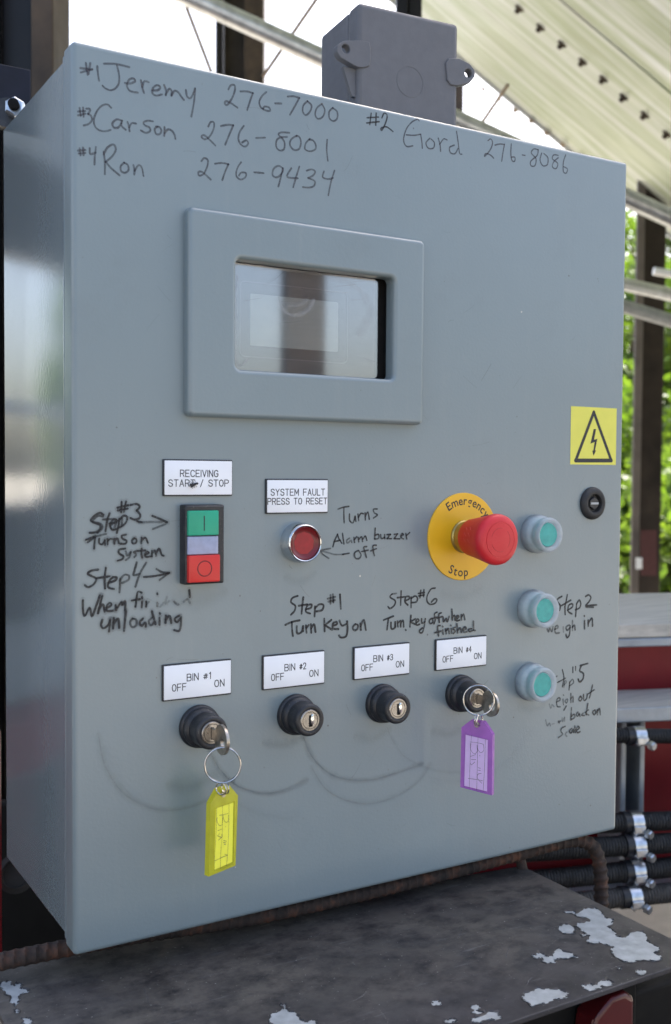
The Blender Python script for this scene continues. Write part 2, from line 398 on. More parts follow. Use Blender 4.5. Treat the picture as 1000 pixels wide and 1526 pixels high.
def ribbon(mb, P, wd, to3, ink=1.0, soft=False, step=None, wob=.12, h0=0.0, sharp=False):
    """a pen stroke lying on a surface. P in surface units, to3(x, z, lift) -> point"""
    step = step or wd * .45
    R = [P[0]] + [p for p in P[1:]] if sharp else smoothpts(P, step)
    n = len(R); 
    if n < 2: return
    vs = []; ik = []; fs = []
    prof = (-1, -.8, .8, 1) if not soft else (-1, -.5, 0, .5, 1)
    pk = (0.0, 1, 1, 0.0) if not soft else (0, .55, 1, .55, 0)
    if sharp: pk = (1, 1, 1, 1)
    k = len(prof)
    # round ends
    def tang(i):
        a = R[max(i - 1, 0)]; b = R[min(i + 1, n - 1)]; d = math.hypot(b[0] - a[0], b[1] - a[1]) or 1
        return ((b[0] - a[0]) / d, (b[1] - a[1]) / d)
    rows = []
    t0 = tang(0); t1 = tang(n - 1); hw = wd / 2
    seqs = []
    if not sharp:
        for a in (1.0, .8, .45): seqs.append(((R[0][0] - t0[0] * hw * a, R[0][1] - t0[1] * hw * a), t0, math.sqrt(max(0, 1 - a * a)) + .02, 0 if a == 1.0 and soft else 1))
    for i in range(n): seqs.append((R[i], tang(i), 1, 1))
    if not sharp:
        for a in (.45, .8, 1.0): seqs.append(((R[-1][0] + t1[0] * hw * a, R[-1][1] + t1[1] * hw * a), t1, math.sqrt(max(0, 1 - a * a)) + .02, 0 if a == 1.0 and soft else 1))
    wv = 1.0; N = len(seqs)
    for i, (p, t, ws, ikf) in enumerate(seqs):
        wv += (rnd.uniform(-wob, wob) - (wv - 1) * .3) * .5
        nx, nz = -t[1], t[0]; iv = ink if not isinstance(ink, tuple) else ink[0] + (ink[1] - ink[0]) * i / (N - 1)
        for q, c in zip(prof, pk):
            vs.append(to3(p[0] + nx * hw * ws * wv * q, p[1] + nz * hw * ws * wv * q, h0 + 1.2e-5 * i / N)); ik.append(iv * c * ikf)
    for i in range(N - 1):
        for j in range(k - 1):
            a = i * k + j; fs.append((a, a + 1, a + k + 1, a + k))
    mb.add(vs, fs, ik)

def face3(x, z, h): return V((x, -.00006 - h, z))
def strokes(mb, L, org, sc, wmm, ink, lift=0.0, soft=False, h=0.0):
    """L: strokes in the pixels of an enlarged crop of the photo"""
    for q, st in enumerate(L):
        kw = {}
        w = wmm; ik = ink
        if isinstance(st, tuple):            # (points, ink factor[, width factor])
            ik = ink * st[1]; w = wmm * (st[2] if len(st) > 2 else 1); st = st[0]
        P = []
        for a, b in st:
            p = aty(org[0] + a / sc, org[1] + b / sc, -h); P.append((p.x, p.z))
        ribbon(mb, P, w, lambda x, z, l: V((x, -h - .00006 - l, z)), ik, soft, h0=lift + q * 1.3e-5)

# ------------------------------------------------------------------ ground, trees
GZ = -1.15
g = MB(); g.add([(-400, -400, GZ), (400, -400, GZ), (400, 400, GZ), (-400, 400, GZ)], [(0, 1, 2, 3)])
obj('ground', g, 'ground', smooth=0, kind='structure')
YV = V((0, 1, 0)); XV = V((1, 0, 0)); ZV = V((0, 0, 1))

def tree_proto(seed, hgt, rad, name, label, group):
    r = random.Random(seed)
    t = thing(name, (0, 0, GZ), label, 'tree', group)
    tk = MB(); top = V((r.uniform(-.2, .2), r.uniform(-.2, .2), GZ + hgt * .75))
    tk.tube([V((0, 0, GZ - .02)), V((.03, .02, GZ + hgt * .25)), top * .6 + V((0, 0, GZ)) * .4, top], [.16, .12, .09, .03], 10)
    blobs = []
    for k in range(16):
        a = r.uniform(0, 6.28); hh = r.uniform(.18, 1.0); rr = rad * (1.05 - abs(hh - .45)) * r.uniform(.35, .9)
        c = V((math.cos(a) * rr, math.sin(a) * rr, GZ + hgt * hh)); blobs.append((c, r.uniform(.45, .85) * rad * .5))
        if k % 2 == 0:
            st = V((0, 0, GZ + hgt * max(.15, hh * .6))); tk.tube([st, (st + c) * .5 + V((0, 0, .1)), c], [.05, .035, .012], 6)
    obj('trunk', tk, 'bark', t)
    cr = MB()
    for c, br in blobs:
        for k in range(520):
            d = V((r.gauss(0, 1), r.gauss(0, 1), r.gauss(0, .8))).normalized() * br * (r.random() ** .4)
            p = c + d; u = V((r.gauss(0, 1), r.gauss(0, 1), r.gauss(0, 1))).normalized(); v_ = u.cross(V((r.gauss(0, 1), r.gauss(0, 1), r.gauss(0, 1)))).normalized()
            s = r.uniform(.045, .085)
            cr.add([p - u * s, p - v_ * s * .5, p + u * s, p + v_ * s * .5], [(0, 1, 2, 3)])
    me = obj('crown', cr, 'leaf', t, smooth=0)
    return t
def copy_tree(t, loc, rz, sc, label, group=None):
    c = t.copy(); C.objects.link(c); c.location = loc; c.rotation_euler.z = rz; c.scale = (sc, sc, sc); c['label'] = label
    if group: c['group'] = group
    for ch in list(t.children):
        d = ch.copy(); C.objects.link(d); d.parent = c
    return c
GRP = 'sunlit trees beyond the machinery'
LT = 'sunlit green broadleaf tree far behind the machinery'
t1 = tree_proto(3, 4.2, 1.9, 'broadleaf_tree', LT, GRP)
t2 = tree_proto(8, 5.0, 1.7, 'broadleaf_tree', LT, GRP)
def ground_at(px, Z):
    p = atd(px, 763, Z); return V((p.x, p.y, GZ))
spots = [(925, 14, .95, 0, 'sunlit broadleaf tree seen between the cabinet edge and the brown column'), (990, 17, 1.15, 1, 'tall sunlit broadleaf tree right of the brown column'), (1075, 15, 1.0, 0, 'sunlit broadleaf tree cut off by the right edge behind the brown column'), (850, 19, 1.1, 1, 'broadleaf tree mostly hidden behind the cabinet')]
first = {0: t1, 1: t2}; used = set()
for px, Z, sc, k, LT in spots:
    loc = ground_at(px, Z)
    if k not in used:
        used.add(k); first[k].location = loc; first[k].scale = (sc, sc, sc); first[k].rotation_euler.z = px; first[k]['label'] = LT
    else: copy_tree(first[k], loc, px, sc, LT)
bu = tree_proto(15, 1.9, 1.9, 'bush', 'low sunlit green bush seen at the foot of the brown column', None)
bu.location = ground_at(935, 10.5); bu['category'] = 'bush'
b2 = copy_tree(bu, ground_at(1010, 11.5), 2, 1.15, 'low sunlit green bush right of the brown column, cut off by the right edge')
# trees that the glossy side and the window mirror
for x, y, sc, k, LT in [(-3.0, 13, 1.0, 0, 'broadleaf tree mirrored in the cabinet side nearest the door edge'), (-6.0, 12, 1.15, 1, 'tall broadleaf tree mirrored in the middle of the cabinet side'), (-9, 15, 1.2, 0, 'wide broadleaf tree mirrored farthest along the cabinet side')]:
    copy_tree(first[k], V((x, y, GZ)), x * 2, sc, LT, 'trees mirrored in the cabinet')

# ------------------------------------------------------------------ background steelwork
def vpost(name, pxs, Z, z0, z1, parts, label, cat, group=None, depth=.12, shape='h'):
    """an upright steel section; parts = list of (material, px from, px to, set back, part name)"""
    a = atd(pxs, 400, Z); t = thing(name, (a.x, a.y, z0), label, cat, group)
    for mt, p0, p1, back, dep, nm in parts:
        A = atd(p0, 400, Z); B = atd(p1, 400, Z); wdt = (B - A).length
        mb = MB(); mb.box((0, back, z0), (wdt, back + dep, z1), (RIGHT.copy().normalized(), V((FWD.x, FWD.y, 0)).normalized(), ZV), V((A.x, A.y, 0)))
        obj(nm, mb, mt, t, bevel=.003)
    return t
vpost('steel_column', 45, 1.45, GZ, 2.4, [('blackpost', 4, 57, .0, .012, 'web'), ('brownpost', 57.5, 90, -.035, .09, 'flange'), ('blackpost', -22, 3.5, -.035, .09, 'flange')],
      'black and brown steel column rising behind the left side of the control cabinet', 'column')
vpost('steel_column', 360, 5.0, GZ, 4.5, [('darkpost', 330, 364, .06, .02, 'web'), ('brownpost', 364.5, 393, -.06, .14, 'flange'), ('blackpost', 322, 329.5, -.06, .14, 'flange')],
      'dark steel column with a brown flange behind the galvanised tube above the cabinet', 'column')
vpost('steel_column', 660, 6.0, GZ, 3.05, [('brownpost', 640, 688, 0, .15, 'flange')],
      'brown steel column seen just right of the grey junction box', 'column')
vpost('steel_column', 606, 2.3, GZ, 2.6, [('blackpost', 587, 605, 0, .03, 'flange'), ('blackpost', 605.5, 626, .02, .03, 'web')],
      'black steel upright showing above the grey junction box', 'column')
tp = vpost('steel_column', 965, 4.6, GZ, 2.6, [('greypost', 947.5, 959.5, -.01, .02, 'flange'), ('darkpost', 960, 992, .0, .02, 'web')],
      'dark brown steel column right of the cabinet with a faded red sticker', 'column')
FW2 = V((FWD.x, FWD.y, 0)).normalized()
def quadz(px0, py0, px1, py1, Z, th=.004):
    mb = MB(); A = atd(px0, py0, Z); B = atd(px1, py1, Z)
    wd = (B - A).dot(RIGHT); hz = (A - B).dot(UP)
    mb.box((0, 0, -hz), (wd, th, 0), (RIGHT, FWD, UP), A); return mb
obj('sticker', quadz(955, 790, 979, 858, 4.59), 'fadedred', tp)
obj('patch', quadz(948, 831, 957, 848, 4.575), 'white', tp)
obj('patch', quadz(964, 336, 972, 352, 4.61), 'deck', tp)

def pipe(name, a, b, r, mt, label, cat, group=None, par=None):
    mb = MB(); mb.tube([a, b], r, 20); o = obj(name, mb, mt, par)
    if label: tag(o, label, cat, group)
    return o
tr = thing('tube_truss', atd(480, 90, 3.0), 'long galvanised tube truss slanting down behind the cabinet with thin tan struts', 'truss')
pipe('chord', atd(200, -42, 2.95), atd(1250, 440, 3.15), .027, 'galv', None, None, None, tr)
pipe('strut', atd(268, -15, 3.0), atd(315, 108, 3.1), .0055, 'strut', None, None, None, tr)
pipe('strut', atd(486, -22, 3.05), atd(392, 114, 3.2), .0058, 'strut', None, None, None, tr)
pipe('strut', atd(757, 126, 3.05), atd(712, 192, 3.2), .0055, 'strut', None, None, None, tr)
pipe('tube_rail', atd(860, 408, 3.4), atd(1300, 506, 3.8), .022, 'galv', 'upper galvanised rail tube crossing the brown column right of the cabinet', 'rail')
pipe('tube_rail', atd(860, 436, 3.3), atd(1300, 568, 3.7), .022, 'galv_dull', 'lower paler rail tube crossing the brown column right of the cabinet', 'rail')
pipe('pipe_stub', atd(974, 404, 4.2), atd(1060, 418, 4.2), .016, 'white', 'short white pipe stub beside the brown column', 'pipe')

# sloping underside of the bin hood with rows of bolts
d1 = (RIGHT * .764 - UP * .645).normalized()
P1 = atd(869, 91, 3.6); P2 = atd(783, 168, 5.1)
dd = P1 - P2; dd = (dd - d1 * dd.dot(d1)).normalized()
nrm = d1.cross(dd).normalized()
if nrm.dot(CP - P1) < 0: nrm = -nrm
hood = thing('bin_hood', P2, 'underside of a large sheet metal hood at upper right, its yellow green streaks painted reflections', 'hood')
mb = MB()
wS = (P1 - P2).dot(dd)
mb.prism([P2 - d1 * 2.2, P2 + d1 * 3.2, P2 + d1 * 3.2 + dd * 3.9, P2 - d1 * 2.2 + dd * 3.9], .004, -nrm)
sheet = obj('sheet', mb, 'hood', hood, smooth=0)
# panel frame follows the sheet so that its painted reflection streaks run along the edge
mxf = Matrix((d1, dd, nrm)).transposed().to_4x4()
me = sheet.data; me.transform(mxf.inverted()); sheet.matrix_local = mxf
P1o = P1
rb = MB(); rb.prism([P2 - d1 * 2.2 - dd * .02, P2 + d1 * 3.2 - dd * .02, P2 + d1 * 3.2 + dd * .03, P2 - d1 * 2.2 + dd * .03], .012, nrm)
obj('edge_strip', rb, 'galv_dull', hood, smooth=0)
def onhood(px, py): return onplane(px, py, P1, nrm)
bolts = [(774.5, 12), (806, 40), (838, 65), (869, 91), (900, 117), (930, 144), (961.5, 170.5), (994.5, 199)]
for px, py in bolts:
    p = onhood(px, py); b = MB()
    b.lathe([(.019, 0), (.019, .004), (.017, .006), (.010, .007), (.010, .014), (.008, .020)], p, nrm, 6)
    obj('bolt', b, 'brownpost', hood, smooth=30)
for px, py in [(724, 128), (747, 143), (771, 160), (795, 176), (818, 194), (842, 211), (866, 229), (890, 247)]:
    p = onhood(px, py) + nrm * .012; b = MB(); b.lathe([(.018, 0), (.018, .004), (.011, .006), (.011, .016)], p, nrm, 8)
    obj('bolt', b, 'strut', hood, smooth=30)
# sheet laps
for q in (1.9,):
    lb = MB(); lb.prism([P2 - d1 * 2.2 + dd * q, P2 + d1 * 3.2 + dd * q, P2 + d1 * 3.2 + dd * (q + .05), P2 - d1 * 2.2 + dd * (q + .05)], .004, nrm)
    lo = obj('lap_strip', lb, 'hood', hood, smooth=0); lo.data.transform(mxf.inverted()); lo.matrix_local = mxf

# ------------------------------------------------------------------ red machine frame at right
ang = math.radians(11.7)
MU = (RIGHT * math.cos(ang) + FWD * math.sin(ang)); MU.z = 0; MU.normalize(); MV = V((-MU.y, MU.x, 0)); MAX = (MU, MV, ZV)
mo = atd(960, 763, 1.45); mo = V((mo.x, mo.y, CP.z))
def mz(py, Z): return -(py - 712.0) / F * Z          # height below the eye
mach = thing('machine_frame', (mo.x, mo.y, GZ), 'dark red machine frame with galvanised rails right of the cabinet', 'machine')
def mbox(name, u0, u1, v0, v1, z0, z1, mt, bev=.002):
    b = MB(); b.box((u0, v0, z0), (u1, v1, z1), MAX, mo); return obj(name, b, mt, mach, bevel=bev)
U0, U1 = -.45, .55
zt = mz(935, 1.5)
mbox('deck_board', U0, U1, .05, .22, zt - .02, zt, 'deck')
mbox('deck_board', U0, U1, .225, .42, zt - .02, zt - .001, 'deck')
mbox('channel', U0, U1, .046, .30, mz(969, 1.5), zt - .0205, 'rail')
mbox('red_panel', U0, U1, .085, .10, -.60, mz(969, 1.5) - .0005, 'redpanel')
zs = mz(1060, 1.42)
mbox('angle_shelf', U0, U1, -.03, .083, zs - .003, zs, 'deck')
mbox('angle_flange', U0, U1, -.034, -.0305, mz(1081, 1.42), zs + .001, 'galv_dull')
# upright galvanised channel
uc = -.026
mbox('upright_channel', uc - .002, uc + .006, .0, .07, mz(1330, 1.42), zs - .004, 'galv_dull')
mbox('upright_channel', uc + .0065, uc + .026, .05, .07, mz(1330, 1.42), zs - .004, 'navy')
mbox('upright_channel', uc + .0265, uc + .034, .0, .07, mz(1330, 1.42), zs - .004, 'galv_dull')
zb = mz(1352, 1.40)
mbox('bottom_rail', U0, U1, -.02, .08, zb - .018, zb, 'galv_dull')
mbox('back_panel', -.55, -.032, .102, .12, -.62, zt - .03, 'darkmachine')

def hose_rf(r0):
    def f(s, th):
        ph = (s / .0042 + th / 6.283) % 1
        return r0 - .0016 * (1 if ph < .32 else 0) - .0003 * math.sin(ph * 6.28)
    return f
HG = 'ribbed hoses clamped to the red frame'
def hose(pyl, pyr, Z, r, clamp_px, label, mt='rubber'):
    """pyl, pyr: image rows of the axis at columns 900 and 1000"""
    A = atd(900, pyl, Z); B = atd(1000, pyr, Z + .02); d = (B - A).normalized()
    A0 = A - d * .33; B0 = B + d * .25; n = int((B0 - A0).length / .0011)
    k = (atd(clamp_px, (pyl + pyr) / 2, Z) - A0).length
    t = thing('ribbed_hose', A0 + d * k, label, 'hose', HG)
    body = MB(); body.tube([A0 + (B0 - A0) * i / n for i in range(n + 1)], r, 16, rf=hose_rf(r)); obj('hose_body', body, mt, t)
    c = A0 + d * k
    sl_ = MB(); sl_.tube([c - d * .017, c - d * .0165, c - d * .004, c - d * .0038], [r * .9, r + .0018, r + .0018, r * .9], 24); obj('rubber_sleeve', sl_, 'black', t)
    cl = MB(); cl.tube([c - d * .007, c - d * .0068, c + d * .0085, c + d * .0087], [r, r + .0028, r + .0028, r], 28)
    clo = obj('hose_clamp', cl, 'zinc', t)
    # screw housing in front and below, and a bolt with hexagon head pointing at the viewer
    fr = -FW2
    q = c + fr * (r + .003) - ZV * (r * .35) + d * .002
    s_ = MB(); s_.box((-.008, -.004, -.005), (.008, .004, .005), (d, FW2, ZV), q + d * .002)
    s_.tube([q - ZV * .006 - d * .006, q + ZV * .002 + d * .004], .0036, 10); obj('screw_housing', s_, 'zinc', clo, bevel=.0012)
    bq = q + d * .009 - ZV * .004; bb = MB(); ax = (fr * .8 + d * .5 - ZV * .1).normalized()
    bb.lathe([(.0032, -.008), (.0032, .004), (.0062, .0045), (.0062, .010), (.0048, .0115)], bq, ax, 6)
    obj('bolt', bb, 'zinc', clo, smooth=25)
    return t
hose(1096, 1097, 1.385, .0098, 955, 'topmost ribbed grey hose, clamped just below the galvanised angle', 'rubber')
hose(1227, 1223, 1.36, .0125, 949, 'second ribbed black hose from the top, clamped below the upright channel')
hose(1262, 1256, 1.35, .0130, 952, 'middle ribbed black hose, directly above the lowest two')
hose(1302, 1292, 1.35, .0130, 951, 'fourth ribbed black hose from the top, passing behind the bent rebar')
M['hosegrey'] = mat('dusty grey hose', (.06, .055, .052), .65, var=.25)
hose(1340, 1330, 1.34, .0125, 946, 'lowest dusty grey ribbed hose, just above the bottom rail', 'hosegrey')

# low dark machine parts under the shelf
low = thing('lower_machine', (.3, -.06, GZ), 'black machine body in shadow below the worn shelf', 'machine')
b = MB(); b.box((.02, -.135, GZ), (.385, .0, -.047)); b.box((.36, -.1345, GZ), (.435, -.05, -.062)); obj('body_panel', b, 'darkmachine', low, bevel=.004)
A = aty(640, 1500, -.150); B = aty(790, 1500, -.150)
b = MB(); b.box((A.x, -.150, GZ), (B.x, -.1355, -.050)); obj('side_panel', b, 'navy', low, bevel=.004)
lp = MB(); c0 = aty(914, 1524, -.155)
def lsh(s_): return [(-.022 * s_, -.03), (.020 * s_, -.03), (.020 * s_, .012 * s_), (.012 * s_, .0185 * s_), (-.001 * s_, .0185 * s_), (-.016 * s_, .007 * s_)]
lp.loft([[c0 + V((x * 1.1, yy, z)) for x, z in sh] for sh, yy in [(lsh(.9), 0), (lsh(1.0), .003), (lsh(1.0), .019)]], cap0=True, cap1=True)
tag(obj('marker_lamp', lp, 'lampred', bevel=.002), 'dark red rounded lamp in shadow beneath the right end of the shelf', 'lamp')

# bracket with nut at the upper left
bk = thing('mounting_bracket', aty(20, 140, .24), 'dark navy bracket with hexagon bolt behind the cabinet at upper left', 'bracket')
A = aty(-30, 92, .24); B = aty(44, 200, .24)
b = MB(); b.box((A.x, .235, B.z), (B.x, .243, A.z)); obj('plate', b, 'navy', bk, bevel=.001)
cw = aty(14, 166, .222); ax = (V((-.45, -1, .1))).normalized()
b = MB(); b.lathe([(.0, 0), (.0125, 0), (.0125, .006), (.0, .006)], cw + V((0, .004, -.002)), ax, 28); obj('rubber_washer', b, 'black', bk)
cw2 = aty(24, 164, .215)
b = MB(); b.lathe([(.0085, 0), (.0085, .007), (.0068, .0085)], cw2, ax, 6); nu = obj('nut', b, 'zinc', bk, smooth=25)
b = MB(); b.lathe([(.0045, .0085), (.0045, .013), (.003, .0135)], cw2, ax, 14); obj('bolt', b, 'darkmachine', bk)
b = MB(); q = atd(-10, 1350, 1.10); b.box((-.06, 0, -.45), (.0, .03, .18), (V((RIGHT.x, RIGHT.y, 0)).normalized(), FW2, ZV), q)
tag(obj('red_upright', b, 'redpanel', bevel=.003), 'narrow dark red upright at the lower left edge behind the cabinet', 'post')
b = MB(); q = atd(60, 1350, 1.32); b.box((-.35, 0, -.5), (.42, .02, .13), (V((RIGHT.x, RIGHT.y, 0)).normalized(), FW2, ZV), q)
tag(obj('backing_plate', b, 'darkmachine', bevel=.003), 'black steel plate in shadow behind the lower left corner of the cabinet', 'plate')
b = MB(); c1 = atd(24, 1302, 1.2); b.lathe([(.0, .0), (.022, 0), (.022, .012), (.016, .014), (.014, .008), (0, .008)], c1, (CP - c1).normalized(), 24)
tag(obj('round_cap', b, 'rubber'), 'dark round cap in shadow left of the lower cabinet corner', 'cap')
b = MB(); a_ = atd(-14, 1440, .74); b.tube([a_ + ZV * .0 , a_ + UP * -.12 + RIGHT * .012], .012, 16)
tag(obj('beige_pipe', b, 'deck'), 'beige pipe end at the bottom left corner beside the shelf', 'pipe')
# unseen things added for the glossy side and window to mirror, and for shade
b = MB(); b.box((1.265, -2.10, GZ), (1.40, -2.06, 3.2)); tag(obj('added_dark_post', b, 'darkpost', bevel=.004), 'made-up unseen dark post, added to be mirrored in the display window of the cabinet', 'post')  # invented post, gives the window its dark band
XR = .28  # right end of the added blocks, stretched to cut off bright ground
b = MB(); b.box((-3.2, 3.0, 1.08), (XR, 3.15, 1.43)); tag(obj('added_upper_beam', b, 'darkpost', bevel=.004), 'made-up unseen dark beam, added to be mirrored high in the glossy side of the cabinet', 'beam')  # invented for the dark band high in the side reflection
b = MB(); b.box((-3.2, 3.0, 1.435), (XR, 3.1, 2.6)); tag(obj('added_pale_sheet', b, 'galv_dull', bevel=.004), 'made-up unseen pale panel, added to be mirrored at the top of the glossy cabinet side', 'panel')  # invented for the pale top of the side reflection
b = MB(); b.box((-2.6, 2.6, .50), (XR, 2.64, .545)); tag(obj('added_pale_rail', b, 'white', bevel=.004), 'made-up unseen pale rail, added to be mirrored in the glossy side of the cabinet', 'rail')  # invented for the bright line in the side reflection
b = MB(); b.box((-2.6, 2.3, -.03), (XR, 2.6, .30)); b.v = [p + V((0, 0, (p.x + .57) * -.15)) for p in b.v]; tag(obj('added_slanting_chute', b, 'darkpost', bevel=.01), 'made-up unseen dark slanting chute, added to be mirrored midway in the glossy side of the cabinet', 'chute')  # invented block, darkens the middle of the side reflection
b = MB(); b.box((-2.6, 2.35, -.35), (XR, 2.7, -.10)); tag(obj('added_pale_deck', b, 'rail', bevel=.02), 'made-up unseen grey deck rail, added to be mirrored in the glossy side of the cabinet', 'deck')  # invented for the pale band below the dark one
b = MB(); b.box((-2.6, 2.4, GZ), (XR, 2.9, -.36)); tag(obj('added_red_hopper', b, 'redpanel', bevel=.02), 'made-up unseen dark red hopper, added to be mirrored low in the glossy side of the cabinet', 'hopper')  # invented for the low dark red band in the reflection
b = MB(); b.box((-3.6, -1.6, -.45), (-2.4, 2.0, 1.45)); tag(obj('added_shade_wall', b, 'rail', bevel=.02), 'made-up unseen grey machine side, added to shade the control cabinet from the left', 'machine')  # unseen block added to darken the left side of the cabinet
b = MB(); b.box((-3.5, -3.6, GZ + .004), (3.2, 2.0, GZ + .12)); o = obj('added_dark_platform', b, 'darkpost', bevel=.01); o['kind'] = 'structure'  # unseen dark platform added to cut light bounced up from the ground

# ------------------------------------------------------------------ control cabinet
cab = thing('control_cabinet', (.25, .1, 0), 'grey blue steel control cabinet covered in handwritten marker notes and push buttons', 'control cabinet')
W, H, D = .5, .6, .2
# door: folded edge, flat front with the window cut out
gx0, gz0, gx1, gz1 = .1135, .3945, .2465, .4715
mb = MB(); R0 = .0022
L = inset(0, 0, W, H, .0032, [(.0025, .0172), (.0, .0172), (0, .0165), (0, .0036), (.0002, .0024), (.0009, .0010), (.0019, .0003), (.0032, 0), (.0040, 0)])
hole = [rrect(gx0 - .0025, gz0 - .0025, gx1 + .0025, gz1 + .0025, .003, y) for y in (0, .003)]
mb.loft(L + hole)
obj('door', mb, 'paint', cab, smooth=50)
mb = MB()
# rubber gasket gap, then the box behind with its own rounded front lip
L = inset(.0012, .0012, W - .0012, H - .0012, .003, [(.012, .0205), (.001, .0200), (.0, .0212), (0, .0250), (.0004, .0262), (.0014, .0275), (.0021, .0285), (.0022, .0300), (.0022, D - .004), (.0032, D - .001), (.0055, D)])
mb.loft(L, cap1=True); mb.loft(inset(.013, .013, W - .013, H - .013, .002, [(0, .0205), (0, .05)]), cap1=True)
obj('cabinet_body', mb, 'paint_side', cab, smooth=40)
mb = MB(); mb.loft(inset(.004, .004, W - .004, H - .004, .002, [(0, .0170), (0, .0210)])); obj('door_gasket', mb, 'rubber', cab)

# display window
x0, z0, x1, z1 = .0775, .3605, .2750, .5030
mb = MB()
outer = inset(x0, z0, x1, z1, .0045, [(0, .0002), (0, -.0045), (.0003, -.0060), (.0012, -.0073), (.0026, -.0080), (.0036, -.0080)])
inn = inset(gx0, gz0, gx1, gz1, .0040, [(-.0035, -.0080), (-.0027, -.0080), (-.0010, -.0074), (-.0002, -.0060), (0, -.0045), (0, .0035)])
mb.loft(outer + inn); scr = obj('display_window', mb, 'paint', cab, smooth=50)
mb = MB(); mb.loft(inset(gx0 - .004, gz0 - .004, gx1 + .004, gz1 + .004, .001, [(0, .0030), (0, .0120)]), cap1=True); obj('inner_recess', mb, 'blackhole', scr)
# the terminal behind the window
M['term'] = mat('grey violet terminal front', (.035, .032, .045), .4, var=.08, scale=60, bmp=.04)
M['lcd'] = mat('unlit display glass', (.30, .32, .31), .3, var=.08, scale=30, bmp=.02)
q0 = aty(344, 392, .004); q1 = aty(560, 565, .004)
mb = MB(); mb.loft(inset(q0.x, gz0 - .002, q1.x, gz1 + .002, .003, [(0, .0110), (0, .0066), (.0004, .0062)]), cap1=True); obj('terminal_front', mb, 'term', scr)
a = aty(250 + 300 / 2.439, 290 + 372 / 2.439, .006); c = aty(250 + 618 / 2.439, 290 + 572 / 2.439, .006); bz = aty(250 + 618 / 2.439, 290 + 392 / 2.439, .006)
mb = MB(); mb.loft(inset(a.x, c.z, c.x, bz.z, .001, [(0, .0062), (0, .0059)]), cap1=True); obj('display_panel', mb, 'lcd', scr)
M['termline'] = mat('pale moulded line', (.12, .11, .13), .4)
mb = MB(); e = .0085
mb.loft(inset(a.x - e, c.z - e, c.x + e, bz.z + e, .004, [(0, .00620), (0, .0058), (.0007, .0058), (.0007, .0062)])); obj('moulded_border', mb, 'termline', scr)
mb = MB(); mb.loft([rrect(gx0 + .0004, gz0 + .0004, q1.x + .001, gz1 - .0004, .003, .0032, 5)], cap1=True); 
mb = MB(); mb.loft(inset(gx0 + .0004, gz0 + .0004, q1.x + .0012, gz1 - .0004, .004, [(0, .0052), (0, .0034), (.0006, .0030)]), cap1=True, cap0=True); obj('clear_cover', mb, 'window', scr, smooth=30)

M['film'] = ink_mat('greasy smear on glass', (.50, .50, .52), .5)
mb = MB(); rs_ = random.Random(5)
def onglass(L_): return [(aty(250 + a / 2.439, 290 + b_ / 2.439, .0029).x, aty(250 + a / 2.439, 290 + b_ / 2.439, .0029).z) for a, b_ in L_]
g3 = lambda x, z, l: V((x, .00295 - l, z))
for L_, w_, k_ in [([(405, 380), (420, 420), (460, 440), (510, 420), (530, 385)], .0045, .30), ([(240, 560), (245, 600), (265, 622), (290, 600)], .003, .35), ([(250, 300), (243, 400), (245, 540)], .0035, .22), ([(600, 300), (680, 330), (740, 420), (700, 500)], .008, .14), ([(430, 400), (470, 405), (505, 385)], .004, .22)]:
    ribbon(mb, onglass(L_), w_, g3, k_, soft=True, wob=.4, step=.001, h0=rs_.random() * 3e-5)
for _ in range(16):
    a, b_ = rs_.uniform(250, 720), rs_.uniform(275, 640); ribbon(mb, onglass([(a, b_), (a + rs_.uniform(20, 90), b_ + rs_.uniform(-10, 14))]), .0004, g3, rs_.uniform(.15, .4), step=.001)
obj('smear', mb, 'film', scr, smooth=0)
